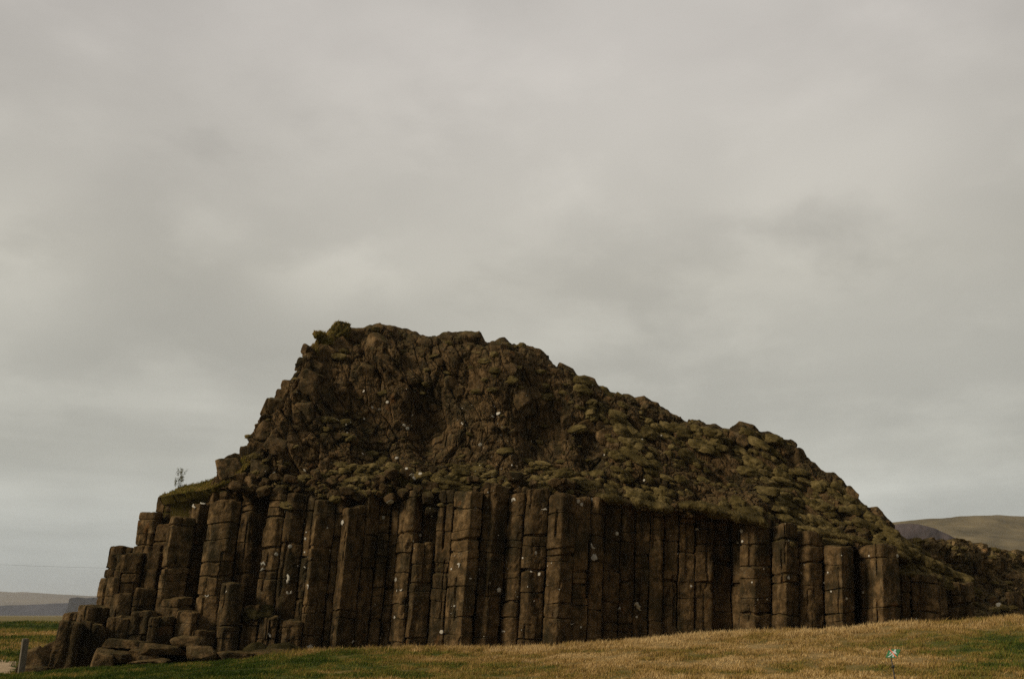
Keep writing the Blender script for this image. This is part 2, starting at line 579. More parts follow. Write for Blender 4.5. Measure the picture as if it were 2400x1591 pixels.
def crag(pairs, nu, nv, power, recess, amp, seed, back=(4, 9, 15), drop=(0.9, 3.0, 9.0), under=1.7, foot=-0.6, cell=1.0, style=None, forms=()):
    """a broken rock face between a foot line and a skyline; returns mesh data and the front grid"""
    rows = [np.concatenate([P(*a), P(*b)]) for a, b in pairs]
    q = lerp_rows(rows, nu)
    B, C = q[:, :3], q[:, 3:]
    u = np.linspace(0, 1, nu)[None, :]
    v = np.linspace(0, 1, nv)[:, None]
    pw = np.interp(u, *power)
    rc = np.interp(u, *recess)
    X = B[None, :, 0] + (C - B)[None, :, 0] * v
    Z = B[None, :, 2] + (C - B)[None, :, 2] * v
    Y = B[None, :, 1] + (C - B)[None, :, 1] * v ** pw + rc * np.sin(np.clip(v / 0.85, 0, 1) * np.pi) ** 1.2
    pos = np.stack([X, Y, Z], 2)
    cth, sth = math.cos(PITCH), math.sin(PITCH)
    dep = Y * cth + (Z - EYE) * sth
    gx_, gy_ = 1200 + X / dep * FPX, 795.5 - (-Y * sth + (Z - EYE) * cth) / dep * FPX
    form = 0 * S0(X)
    for (fx, fy, rx, ry, fa) in forms:
        form = form + fa * np.exp(-((gx_ - fx) / rx) ** 2 - ((gy_ - fy) / ry) ** 2)
    du = np.gradient(pos, axis=1)
    dv = np.gradient(pos, axis=0)
    nrm = np.cross(du, dv)
    nrm /= np.maximum(np.linalg.norm(nrm, axis=2, keepdims=True), 1e-9)
    if nrm[nv // 2, nu // 2, 1] > 0:
        nrm = -nrm
    S = np.concatenate([[0], np.cumsum(np.linalg.norm(np.diff((B + C) / 2, axis=0), axis=1))])[None, :] + 0 * v
    T = v * np.linalg.norm(C - B, axis=1)[None, :] + 0 * S
    pts = np.stack([S.ravel(), T.ravel(), np.zeros(S.size)], 1)
    wa = fbm(pts / 1.3, 3, seed + 3).reshape(S.shape)
    wb = fbm(pts / 1.3 + 31, 3, seed + 4).reshape(S.shape)
    s2, t2 = S + 0.16 * wa, T + 0.16 * wb
    st = style(S, T, u, v) if style else 0.0          # 1 where the rock is split into slim upright pieces
    hi = np.clip((v - 0.45) / 0.35, 0, 1) + 0 * S
    rim = np.clip((1 - v) / 0.08, 0.25, 1) + 0 * S
    LW = (0.75 + 0.5 * hi, 0.8 + 0.35 * hi, (0.95 - 0.1 * hi) * rim, (0.8 - 0.2 * hi) * rim)
    disp = (form + 0.95 * amp * fbm(pts / 3.4, 3, seed + 8).reshape(S.shape)) * np.clip((1 - v) / 0.3, 0.12, 1)
    for lev, (size, a, crack) in enumerate(((1.5, 0.30, 0.17), (0.72, 0.17, 0.13), (0.34, 0.090, 0.080), (0.17, 0.045, 0.035))):
        size *= cell
        ang = (0.22, -0.15, 0.3, 0.0)[lev]
        ss = (s2 * np.cos(ang) + t2 * np.sin(ang)) / size
        tt = (t2 * np.cos(ang) - s2 * np.sin(ang)) / (size * (1.15 + 0.45 * (lev < 3) * hi))
        ss = ss * (1 + 0.15 * hi)
        f1, f2, ci, cj, dx, dy = voro(ss, tt, seed + 50 * lev)
        h0 = hash_(ci, cj, 5, seed) - 0.5
        gx = hash_(ci, cj, 6, seed) - 0.5
        gy = hash_(ci, cj, 7, seed) - 0.65
        edge = np.clip(1 - (f2 - f1) / 0.13, 0, 1)
        round_ = -0.35 * f1 * f1
        d1 = a * LW[lev] * (1.5 * h0 + 1.25 * (gx * dx + gy * dy) + 0.35 * round_) - crack * edge ** 1.5
        if style is not None and lev < 3:
            f1, f2, ci, cj, dx, dy = voro((s2 + 0.12 * t2) / (size * 0.42), t2 / (size * 1.5), seed + 50 * lev + 9)
            h0 = hash_(ci, cj, 5, seed) - 0.5
            edge = np.clip(1 - (f2 - f1) / 0.2, 0, 1)
            d2 = 0.5 * a * (1.3 * h0 - 0.5 * f1 * f1) - 0.55 * crack * edge
            d1 = d1 * (1 - st) + d2 * st
        disp = disp + amp * d1
    disp = disp + 0.03 * amp * fbm(pts / 0.11, 3, seed + 20).reshape(S.shape)
    sm = sum(np.roll(disp, k_, 1) for k_ in range(-4, 5)) / 9
    ke = np.clip((v - 0.93) / 0.05, 0, 1)
    disp = disp * (1 - ke) + sm * ke
    pos = pos + nrm * disp[..., None]
    lower, upper = [], []
    lower.append(np.stack([B[:, 0], B[:, 1] + under, np.full(nu, foot)], 1))
    lower.append(np.stack([pos[0, :, 0], B[:, 1] + under, pos[0, :, 2] - 0.25], 1))
    prev = pos[-1]
    for k in range(10):
        f = (k + 1) / 10
        yy = f * back[-1]
        zz = np.interp(yy, [0] + list(back), [0] + list(drop))
        h = C[:, 2] - zz * np.clip((C[:, 2] + 0.5) / 12.0, 0.15, 1.2)
        pp = np.stack([C[:, 0] + 0.04 * yy * (C[:, 0] - C[:, 0].mean()) / 17.0, pos[-1, :, 1] + yy, h], 1)
        nz = fbm(pp / 1.6, 4, seed + 60)
        pp[:, 2] += nz * 0.3 - 0.1
        pp[:, 2] = np.minimum(pp[:, 2], np.maximum(prev[:, 2] + 0.05 * yy, foot))
        if k == 9:
            pp[:, 2] = foot
        upper.append(pp)
    allp = np.concatenate([np.array(lower), pos, np.array(upper)], 0)
    nr = allp.shape[0]
    return allp.reshape(-1, 3), grid_faces(nr, nu), pos, nrm


PAIRS = [((500, 1152, 40.9), (512, 1112, 41.4)), ((560, 1150, 40.7), (577, 1056, 41.7)), ((600, 1174, 40.75), (614, 987, 42.0)),
         ((640, 1172, 40.65), (668, 897, 42.8)), ((680, 1172, 40.55), (727, 822, 43.6)), ((720, 1172, 40.45), (742, 792, 44.2)),
         ((780, 1172, 40.45), (800, 766, 45.0)), ((860, 1173, 40.45), (865, 762, 45.5)), ((950, 1171, 40.45), (955, 760, 46.0)),
         ((1020, 1168, 40.45), (1020, 774, 46.0)), ((1100, 1168, 40.45), (1120, 790, 46.0)), ((1180, 1168, 40.35), (1185, 790, 46.0)),
         ((1250, 1172, 40.35), (1262, 820, 46.0)), ((1320, 1176, 40.35), (1325, 866, 46.0)), ((1400, 1173, 40.55), (1400, 902, 46.0)),
         ((1470, 1186, 40.55), (1465, 910, 46.0)), ((1540, 1198, 40.65), (1535, 953, 46.0)), ((1600, 1203, 40.55), (1590, 984, 46.0)),
         ((1680, 1216, 40.65), (1670, 988, 45.6)), ((1760, 1230, 40.65), (1760, 1006, 45.2)), ((1830, 1238, 40.55), (1845, 1040, 44.9)),
         ((1880, 1253, 40.65), (1900, 1082, 44.5)), ((1930, 1266, 40.75), (1960, 1110, 44.0)), ((1990, 1278, 40.85), (2010, 1162, 43.4)),
         ((2040, 1291, 40.85), (2060, 1206, 42.8)), ((2090, 1318, 40.95), (2105, 1252, 42.3)), ((2140, 1358, 41.05), (2150, 1300, 42.0)),
         ((2200, 1370, 41.35), (2205, 1335, 42.0)), ((2260, 1383, 41.95), (2262, 1360, 42.4))]


def slim(S, T, u, v):
    a = np.exp(-((u - 0.44) / 0.055) ** 2) * np.clip((v - 0.18) / 0.2, 0, 1) * np.clip((0.97 - v) / 0.2, 0, 1)
    b = np.exp(-((u - 0.19) / 0.05) ** 2) * np.clip((v - 0.55) / 0.15, 0, 1) * 0.6
    return np.clip(a + b, 0, 1) * np.ones_like(S)


verts, faces, CR, CN = crag(PAIRS, 1120, 250,
                            ([0, 0.25, 0.36, 0.5, 0.6, 0.75, 1], [1.1, 1.5, 2.2, 2.3, 1.15, 1.0, 1.0]),
                            ([0, 0.22, 0.33, 0.48, 0.58, 0.7, 1], [0.0, 0.3, 1.5, 1.5, 0.3, -0.35, -0.1]),
                            0.80, 3, under=3.2, style=slim,
                            forms=((1185, 860, 55, 80, 0.65), (1005, 985, 42, 85, -1.1), (1275, 1005, 55, 100, -0.8), (900, 1015, 60, 55, -0.55), (850, 865, 70, 45, 0.45), (700, 960, 55, 80, 0.35),
                                   (1120, 1065, 90, 35, -0.5), (1450, 935, 40, 35, 0.5), (1690, 1015, 80, 25, 0.4), (1800, 1045, 50, 30, 0.5), (1930, 1092, 40, 25, 0.4), (800, 955, 60, 35, -0.45),
                                   (1385, 1045, 45, 65, -0.5), (960, 860, 40, 40, -0.35), (1080, 900, 50, 60, -0.5), (640, 1060, 60, 40, 0.3), (1560, 1080, 90, 40, 0.35), (1480, 1110, 60, 30, -0.4), (1700, 1110, 70, 30, -0.3)))
place('crag', mesh_np('crag', verts, [faces]), CRAG, outcrop, (0, 42, 6))

# --- columns: a Voronoi plan, each cell pulled up to its own height
#     (pixel across the face, distance, pixel height of its top)
FRONT = [(299, 38.9, 1445), (347, 39.05, 1430), (398, 38.8, 1443), (454, 39.0, 1431), (235, 39.7, 1418), (340, 39.75, 1378), (303, 39.6, 1390),
         (357, 40.4, 1294), (312, 40.35, 1297), (276, 40.5, 1300), (290, 41.3, 1283), (411, 40.0, 1214), (424, 39.45, 1400), (334, 41.1, 1201),
         (376, 40.95, 1228), (382, 41.9, 1164), (430, 41.7, 1162), (448, 40.9, 1180), (505, 39.75, 1175), (475, 41.2, 1153), (520, 41.2, 1150), (553, 39.25, 1367),
         (493, 38.95, 1478), (577, 41.15, 1146), (608, 39.5, 1415), (645, 39.4, 1440), (686, 39.5, 1448), (632, 40.2, 1150), (678, 40.1, 1153),
         (716, 40.35, 1160), (748, 40.05, 1178), (780, 40.4, 1147), (814, 40.1, 1180), (850, 40.55, 1160), (890, 40.95, 1150), (926, 40.9, 1152),
         (957, 40.35, 1153), (986, 40.15, 1277), (1008, 40.75, 1150), (1040, 40.2, 1150), (1087, 39.6, 1160), (1122, 41.1, 1150), (1151, 39.7, 1146),
         (1182, 41.15, 1150), (1207, 39.95, 1148), (1250, 39.6, 1150), (1306, 39.5, 1154), (1350, 40.4, 1165), (1392, 40.65, 1170), (1428, 40.9, 1175),
         (1462, 41.05, 1180), (1500, 41.25, 1190), (1533, 41.3, 1192), (1566, 41.45, 1192), (1602, 41.5, 1190), (1646, 41.55, 1192), (1690, 41.85, 1215),
         (1730, 41.95, 1225), (1763, 40.5, 1226), (1797, 41.3, 1230), (1845, 39.85, 1226), (1894, 40.15, 1246), (1926, 41.6, 1260), (1963, 39.95, 1278),
         (2012, 41.8, 1272), (2064, 39.95, 1276), (2110, 40.9, 1346), (2150, 40.75, 1345), (2195, 41.2, 1346), (2236, 41.6, 1362), (262, 40.2, 1352), (220, 40.4, 1432)]
MID = 1340
LEAN = 0.062


def seed_xy(px, Y):
    return np.array([P(px, MID, Y)[0], Y])


rr = random.Random(5)
front = [np.concatenate([seed_xy(a, b), [P(a, c + (rr.uniform(-9, 9) if 600 < a < 1340 else 0), b)[2]]]) for a, b, c in FRONT]
ghosts = []
for f in front:
    if rr.random() < 0.2:
        angs = [rr.uniform(-0.25, 0.35)]
    else:
        angs = [rr.uniform(-1.05, -0.55), rr.uniform(0.35, 0.9)]
    for q in angs:
        gp = f[:2] + 0.92 * np.array([math.sin(q), -math.cos(q)])
        if min(np.hypot(*(gp - g[:2])) for g in front) > 0.5:
            ghosts.append(gp)
fill = []
for k, px in enumerate(range(360, 2260, 66)):
    c = seed_xy(px + rr.uniform(-12, 12), 41.75 + rr.uniform(-0.2, 0.3))
    if min(np.hypot(*(c - g[:2])) for g in front) > 0.6:
        fill.append(np.array([c[0], c[1], P(px, np.interp(px, [360, 1020, 1320, 1620, 1830, 2090, 2250], [1160, 1150, 1160, 1205, 1245, 1310, 1375]), c[1])[2]]))
fill = fill[:max(0, 99 - len(front))]
seeds = [(f, True) for f in front] + [(f, False) for f in fill]
sites = np.array([s[0][:2] for s in seeds] + ghosts)


def cell_poly(i):
    c = sites[i]
    poly = [c + np.array(q) * 0.98 for q in ((-0.72, -0.82), (0.72, -0.82), (0.72, 0.82), (-0.72, 0.82))]
    order = np.argsort(np.hypot(*(sites - c).T))
    for j in order[1:22]:
        mid = (c + sites[j]) / 2
        nn = (sites[j] - c) / np.linalg.norm(sites[j] - c)
        out = []
        for k in range(len(poly)):
            p, q = poly[k], poly[(k + 1) % len(poly)]
            dp, dq = (p - mid) @ nn + 0.014, (q - mid) @ nn + 0.014
            if dp <= 0:
                out.append(p)
            if dp * dq < 0:
                out.append(p + (q - p) * dp / (dp - dq))
        poly = out
        if len(poly) < 3:
            return None
    return np.array(poly)


def column_mesh(poly, ztop, zbot, seed, lean=LEAN, joints=None, round_top=0.10, wear=1.0):
    r = np.random.default_rng(seed)
    L = np.linalg.norm(np.roll(poly, -1, 0) - poly, axis=1)
    n = max(24, int(L.sum() / 0.05))
    d = np.concatenate([[0], np.cumsum(L)])
    q = np.linspace(0, d[-1], n, endpoint=False)
    pp = np.concatenate([poly, poly[:1]])
    ring = np.stack([np.interp(q, d, pp[:, 0]), np.interp(q, d, pp[:, 1])], 1)
    for _ in range(1):
        ring = 0.25 * np.roll(ring, 1, 0) + 0.5 * ring + 0.25 * np.roll(ring, -1, 0)
    c = ring.mean(0)
    rel = ring - c
    rad = np.linalg.norm(rel, axis=1).mean()
    if joints is None:
        joints = []
        z = ztop - r.uniform(0.25, 0.9)
        while z > zbot + 0.3:
            joints.append(z)
            z -= r.choice([r.uniform(0.22, 0.45), r.uniform(0.5, 1.0), r.uniform(1.0, 1.9)], p=[0.35, 0.4, 0.25])
    joints = sorted(joints)
    zs = list(np.arange(zbot, ztop - round_top, 0.075))
    zs = [z for z in zs if all(abs(z - j) > 0.05 for j in joints)]
    w = {j: r.choice([r.uniform(0.007, 0.012), r.uniform(0.014, 0.03)]) for j in joints}
    for j in joints:
        zs += [j - 2.4 * w[j], j - w[j], j - 0.35 * w[j], j + 0.35 * w[j], j + w[j], j + 2.4 * w[j]]
    zs = np.array(sorted(zs))
    nz = len(zs)
    seg = np.searchsorted(np.array(joints), zs) if joints else np.zeros(nz, int)
    ns = len(joints) + 1
    sc = r.uniform(0.955, 1.02, ns)
    off = r.uniform(-0.022, 0.022, (ns, 2)) * wear
    scale = sc[seg]
    for j in joints:
        dist = np.abs(zs - j)
        dep = (0.06 + 5.0 * w[j]) * r.uniform(0.6, 1.2)
        scale = scale - dep * np.clip(1.6 - dist / w[j], 0, 1)
    V = np.empty((nz, n, 3))
    V[:, :, :2] = c + off[seg][:, None, :] + rel[None] * scale[:, None, None]
    tilt = r.uniform(-0.16, 0.16, (ns, 2))
    V[:, :, 2] = zs[:, None] + (rel @ tilt[seg].T).T * 0.5 * np.clip((zs - zbot) / 0.4, 0, 1)[:, None]
    # the worn top: rings that shrink, then a cap
    tops = []
    for f, h in ((0.985, 0.45), (0.94, 0.85), (0.82, 1.0), (0.55, 1.0), (0.25, 1.0)):
        tr = np.empty((n, 3))
        tr[:, :2] = c + off[-1] + rel * sc[-1] * f
        tr[:, 2] = zs[-1] + (ztop - zs[-1]) * h + rel @ tilt[-1] * 0.5
        tops.append(tr)
    V = np.concatenate([V, np.array(tops)], 0)
    V = V.reshape(-1, 3)
    out = V[:, :2] - c
    out = out / np.maximum(np.linalg.norm(out, axis=1, keepdims=True), 1e-6)
    nse = 0.045 * fbm(V / np.array([0.55, 0.55, 0.8]) + seed, 4, 71) + 0.020 * fbm(V / 0.13 + seed, 3, 77)
    # flakes broken off along the arrises and joints
    chip = np.clip(fbm(V / np.array([0.28, 0.28, 0.5]) + 3.1 * seed, 3, 83) - 0.25, 0, 1)
    nse = (nse - 0.17 * chip) * wear
    # upright cracks that split a face for part of its height
    th = np.arctan2(V[:, 1] - c[1], V[:, 0] - c[0])
    for _ in range(int(r.integers(4, 9))):
        t0 = r.uniform(-2.9, -0.25)
        za, zl = r.uniform(zbot, ztop), r.uniform(0.6, 2.6)
        wob = 0.10 * fbm(np.stack([V[:, 2] / 0.5, V[:, 2] * 0 + seed, V[:, 2] * 0 + t0 * 9], 1), 3, 5)
        g_ = np.clip(1 - np.abs(th - t0 - wob) / 0.075, 0, 1) * np.clip((zl / 2 - np.abs(V[:, 2] - za)) / 0.12, 0, 1)
        nse = nse - r.uniform(0.05, 0.13) * g_
        nse = nse - r.uniform(0.0, 0.09) * np.clip((th - t0 - wob) / 0.05, 0, 1) * np.clip(1 - (th - t0 - wob) / 0.7, 0, 1) * np.clip((zl / 2 - np.abs(V[:, 2] - za)) / 0.03, 0, 1)
    V[:, :2] += out * nse[:, None]
    V[:, 2] += 0.5 * nse * (V[:, 2] > ztop - round_top * 1.4)
    top = np.array([[c[0] + off[-1][0], c[1] + off[-1][1], ztop + 0.01]])
    nr = nz + len(tops)
    V = np.concatenate([V, top])
    lift = 0.085 * fbm(np.stack([np.cos(th) * 0.9 + seed, np.sin(th) * 0.9, V[:-1, 2] / 1.5], 1), 2, 55)
    V[:-1, 2] += lift * np.clip((V[:-1, 2] - zbot) / 0.5, 0, 1)
    V[:, 0] += lean * (V[:, 2] - 3.0)
    last = (nr - 1) * n
    i = np.arange(n)
    cap = np.stack([last + i, last + (i + 1) % n, np.full(n, nr * n)], 1)
    return V, grid_faces(nr, n, True), cap


COLS = []
for i, (s, is_front) in enumerate(seeds):
    poly = cell_poly(i)
    if poly is None:
        continue
    zg = float(ground_z(s[0], s[1], False))
    zt = s[2] + (0 if is_front else -0.05)
    V, F, cap = column_mesh(poly, zt, zg - 0.45, 100 + i, round_top=(0.06, 0.09, 0.14)[i % 3])
    ob = place('column', mesh_np('column', V, [F, cap]), ROCK, outcrop, (s[0], s[1], zg))
    COLS.append((ob, s))


# --- broken blocks of the crag: the largest as parts, the rest as rubble
def orient(n, r):
    """a random rotation whose local y runs into the rock"""
    a = Matrix.Rotation(r.uniform(-0.6, 0.6), 3, 'Z') @ Matrix.Rotation(r.uniform(-0.5, 0.5), 3, 'X') @ Matrix.Rotation(r.uniform(-0.6, 0.6), 3, 'Y')
    return a


block_meshes = []
for k in range(12):
    v, f = rock_shape(4, 400 + k, planes=5, rough=0.07)
    me = mesh_np('block', v, [f])
    me.materials.append(CRAG)
    block_meshes.append((me, v, f))

rb = random.Random(21)
nvg, nug = CR.shape[:2]


def add_block(p, size, parent, name='block', k=None):
    me = block_meshes[rb.randrange(12) if k is None else k][0]
    o = bpy.data.objects.new(name, me)
    o.parent = parent
    o.location = Vector(p) - world_loc(parent)
    o.rotation_euler = orient(None, rb).to_euler()
    o.scale = size
    col.objects.link(o)
    return o


n_block = 0
# along the skyline and on the bare upper part
for k in range(400):
    if n_block >= 98:
        break
    if k < 46:
        iu = int((k + 0.5 + rb.uniform(-0.3, 0.3)) / 46 * nug * 0.86)
        iv = nvg - 1 - rb.randrange(1, 14)
    else:
        iu = int(min(0.84, max(0.02, rb.gauss(0.34, 0.24))) * nug)
        iv = int(rb.uniform(0.55, 0.98) * nvg)
        if rb.random() < 0.25:
            iu = int(rb.uniform(0.02, 0.2) * nug)
            iv = int(rb.uniform(0.05, 0.98) * nvg)
        if 0.58 < iu / nug and iv < 0.75 * nvg:
            continue
    iu, iv = min(max(iu, 3), nug - 3), min(max(iv, 2), nvg - 2)
    w = rb.uniform(0.5, 0.95)
    if k < 46:
        w *= 0.8
    p = CR[iv, iu] - CN[iv, iu] * w * 0.30
    p = p - np.array([0, 0, 0.30 * w if k < 46 else 0.0])
    add_block(p, (w, w * rb.uniform(0.7, 1.0), w * rb.uniform(0.75, 1.35)), outcrop)
    n_block += 1

VV, FF, base = [], [], 0
small = [rock_shape(3, 900 + k, planes=4, rough=0.07) for k in range(10)]
for k in range(700):
    iu = rb.randrange(3, nug - 3)
    iv = int(rb.random() ** 0.9 * (nvg - 4)) + 2
    u_, v_ = iu / nug, iv / nvg
    keep = 1.0 if u_ < 0.5 else (0.5 if v_ > 0.7 else 0.28)
    if rb.random() > keep:
        continue
    w = rb.choice([0.12, 0.16, 0.2, 0.25, 0.32]) * rb.uniform(0.8, 1.25)
    v, f = small[rb.randrange(10)]
    m3 = np.array(orient(None, rb))
    vv = (v * np.array([w * rb.uniform(0.8, 1.3), w, w * rb.uniform(0.8, 1.5)])) @ m3.T + CR[iv, iu] - CN[iv, iu] * w * 0.2
    VV.append(vv)
    FF.append(f + base)
    base += len(v)
for k in range(190):
    px = rb.uniform(525, 1350)
    py = np.interp(px, [525, 860, 1200, 1350], [1146, 1142, 1137, 1150]) + rb.gauss(6, 17)
    w = rb.choice([0.14, 0.2, 0.28, 0.38]) * rb.uniform(0.8, 1.2)
    v, f = small[rb.randrange(10)]
    m3 = np.array(orient(None, rb))
    vv = (v * np.array([w * rb.uniform(0.9, 1.4), w, w * rb.uniform(0.7, 1.1)])) @ m3.T + P(px, py, 40.15 + rb.uniform(-0.25, 0.3))
    VV.append(vv)
    FF.append(f + base)
    base += len(v)
rub = place('rubble', mesh_np('rubble', np.concatenate(VV), [np.concatenate(FF)]), CRAG, outcrop, (0, 42, 8))
rub['kind'] = 'stuff'


# --- moss: cushions on the slope and along the heads of the columns
def cushion(seed, level=4):
    d, f = ico(level)
    v = d.copy()
    r = np.random.default_rng(seed)
    lump = 0.42 * fbm(v * 1.4 + seed, 3, seed) + 0.20 * fbm(v * 3.6 + seed, 3, seed + 5) + 0.09 * fbm(v * 10 + seed, 3, seed + 9)
    v = v * (1 + lump)[:, None]
    v[:, 2] -= 0.25 * np.clip(-v[:, 1], 0, 1) * (0.6 + 0.8 * fbm(v * 2.0 + 9, 2, seed + 2))
    return v * 0.5, f


moss_meshes = []
for k in range(14):
    v, f = cushion(700 + k)
    me = mesh_np('moss_cushion', v, [f], True)
    me.materials.append(MOSS)
    moss_meshes.append((me, v, f))

rm = random.Random(33)
spots = []
SHELVES = [[(1395, 1160, 40.25), (1430, 1166, 40.1), (1470, 1172, 40.2)], [(1478, 1166, 40.2), (1510, 1176, 40.05), (1545, 1186, 40.05), (1580, 1192, 40.2)],
           [(1592, 1180, 40.3), (1640, 1186, 40.1), (1690, 1198, 40.05), (1740, 1208, 40.0), (1785, 1222, 40.1), (1802, 1230, 40.3)],
           [(1870, 1234, 40.3), (1920, 1246, 40.1), (1965, 1254, 40.1), (2010, 1264, 40.1), (2050, 1276, 40.2)], [(2065, 1284, 40.3), (2105, 1296, 40.4), (2140, 1318, 40.6)],
           [(1010, 1126, 40.4), (1050, 1132, 40.25), (1095, 1136, 40.3)], [(1225, 1140, 40.3), (1260, 1142, 40.2), (1310, 1150, 40.3)],
           [(1820, 1272, 39.9), (1850, 1272, 39.8), (1870, 1276, 39.9)], [(2090, 1338, 40.7), (2140, 1345, 40.6), (2210, 1350, 40.9)]]


def fuzz(points, normals, length, seed, droop=0.5):
    """short moss strands that stand off a surface and hang a little"""
    r = np.random.default_rng(seed)
    n = len(points)
    ln = length * r.uniform(0.5, 1.4, n)[:, None]
    d = normals + r.normal(0, 0.45, (n, 3)) - np.array([0, 0, droop])
    d /= np.linalg.norm(d, axis=1, keepdims=True)
    s_ = np.cross(d, r.normal(0, 1, (n, 3)))
    s_ /= np.maximum(np.linalg.norm(s_, axis=1, keepdims=True), 1e-6)
    wd = r.uniform(0.006, 0.014, n)[:, None]
    b_ = points - normals * 0.01
    return np.stack([b_ - s_ * wd, b_ + s_ * wd, b_ + d * ln], 1).reshape(-1, 3)


FZ = []


def vert_normals(v, f):
    n = np.zeros_like(v)
    fn = np.cross(v[f[:, 1]] - v[f[:, 0]], v[f[:, 2]] - v[f[:, 0]])
    for k in range(3):
        np.add.at(n, f[:, k], fn)
    return n / np.maximum(np.linalg.norm(n, axis=1, keepdims=True), 1e-12)


for k, line in enumerate(SHELVES):
    pl = np.array([P(*q) for q in line])
    dd = np.concatenate([[0], np.cumsum(np.linalg.norm(np.diff(pl, axis=0), axis=1))])
    L = dd[-1]
    nl, ns_ = int(L / 0.035) + 2, 44
    tt = np.linspace(0, L, nl)
    ax = np.stack([np.interp(tt, dd, pl[:, i]) for i in range(3)], 1)
    ax[:, 2] += 0.09 * fbm(np.stack([tt / 0.9, tt * 0 + k, tt * 0], 1), 3, 8)
    fat = np.clip(np.minimum(tt, L - tt) / 0.35, 0.02, 1) ** 0.5 * (0.85 + 0.5 * fbm(np.stack([tt / 0.7, tt * 0 + 3 * k, tt * 0], 1), 3, 9))
    big = 1.0 if k in (1, 2) else 0.72
    an = np.linspace(0, 2 * np.pi, ns_, endpoint=False)
    prof = np.stack([np.cos(an) * 0.52, np.where(np.sin(an) > 0, np.sin(an) * 0.20, np.sin(an) * 0.26)], 1) * big
    V = np.zeros((nl, ns_, 3))
    V[..., 0] = ax[:, None, 0]
    V[..., 1] = ax[:, None, 1] + 0.12 + prof[None, :, 0] * fat[:, None]
    V[..., 2] = ax[:, None, 2] + prof[None, :, 1] * fat[:, None] + 0.16 * prof[None, :, 0]
    V = V.reshape(-1, 3)
    cen = np.repeat(ax, ns_, 0)
    rad = V - cen
    V = cen + rad * (1 + 0.38 * fbm(V / 0.33, 3, 60 + k) + 0.22 * fbm(V / 0.11, 3, 80 + k))[:, None]
    q4 = grid_faces(nl, ns_, True)
    t3 = np.concatenate([q4[:, [0, 1, 2]], q4[:, [0, 2, 3]]])
    place('moss_cushion', mesh_np('moss_cushion', V, [q4], True), MOSS, outcrop, pl[0])
    nn = vert_normals(V, t3)
    nn *= np.sign((nn * (V - cen)).sum(1, keepdims=True))
    pk = RNG.integers(0, len(V), int(900 * L))
    FZ.append(fuzz(V[pk], nn[pk], 0.07, 7 + k, 0.35))
n_shelf = len(SHELVES)
for k in range(230):
    px = rm.uniform(860, 1340) if k % 4 else rm.uniform(640, 900)
    py = np.interp(px, [640, 860, 1340], [1140, 1130, 1132]) + rm.gauss(0, 21)
    spots.append((P(px, py, 40.35 + (1140 - py) * 0.012), rm.choice([0.2, 0.28, 0.36, 0.5]), np.array([0, -0.8, 0.6])))

for k in range(9000):
    if len(spots) > 1500:
        break
    iu = rm.randrange(4, nug - 4)
    iv = int(rm.random() * (nvg - 12)) + 2
    u_, v_ = iu / nug, iv / nvg
    patchy = fbm(CR[iv, iu][None, :] / 1.6, 2, 19)[0]
    dens = np.interp(u_, [0, 0.2, 0.3, 0.45, 0.55, 0.62, 0.9, 1.0], [0.02, 0.08, 0.22, 0.26, 0.45, 0.95, 0.95, 0.7])
    if u_ > 0.55:
        dens *= 0.12 + 1.9 * max(patchy + 0.22, 0)
        if v_ > 0.80:
            dens *= 0.25
    else:
        dens *= 0.3 + 1.8 * max(patchy + 0.1, 0)
    if u_ < 0.5 and v_ < 0.16 and u_ > 0.24:
        dens = 0.7
    if rm.random() > dens:
        continue
    w = rm.choice([0.14, 0.18, 0.24, 0.3, 0.38, 0.5, 0.66]) * (1.0 if u_ > 0.5 else 0.75)
    spots.append((CR[iv, iu] + CN[iv, iu] * 0.06 * w, w, CN[iv, iu]))
spots.sort(key=lambda s: -s[1])
VV, FF, base = [], [], 0
for k, (p, w, nr_) in enumerate(spots):
    me, v, f = moss_meshes[rm.randrange(14)]
    rz = rm.uniform(-0.6, 0.6)
    ry = rm.uniform(0.2, 0.65) if p[0] > 4 else rm.uniform(-0.3, 0.3)
    sc = (w * rm.uniform(1.0, 1.7), w * rm.uniform(0.7, 1.0), w * rm.uniform(0.45, 0.75))
    rot = Matrix.Rotation(rz, 3, 'Z') @ Matrix.Rotation(ry, 3, 'Y') @ Matrix.Rotation(rm.uniform(0.1, 0.5), 3, 'X')
    vw = (v * np.array(sc)) @ np.array(rot).T + p
    nn = vert_normals(vw, f)
    pk = RNG.integers(0, len(v), int(190 * w ** 1.5) + 20)
    pk = pk[(nn[pk] @ nr_) > -0.3]
    FZ.append(fuzz(vw[pk], nn[pk], 0.045, 100 + k, 0.3))
    if k < 100 - n_shelf:
        o = bpy.data.objects.new('moss_cushion', me)
        o.parent = outcrop
        o.location = Vector(p) - world_loc(outcrop)
        o.rotation_euler = rot.to_euler()
        o.scale = sc
        col.objects.link(o)
    else:
        VV.append(vw)
        FF.append(f + base)
        base += len(v)
fz = np.concatenate(FZ)
VV.append(fz)
FF.append(np.arange(len(fz)).reshape(-1, 3) + base)
ms = place('moss', mesh_np('moss', np.concatenate(VV), [np.concatenate(FF)], True), MOSS, outcrop, (8, 42, 6))
ms['kind'] = 'stuff'


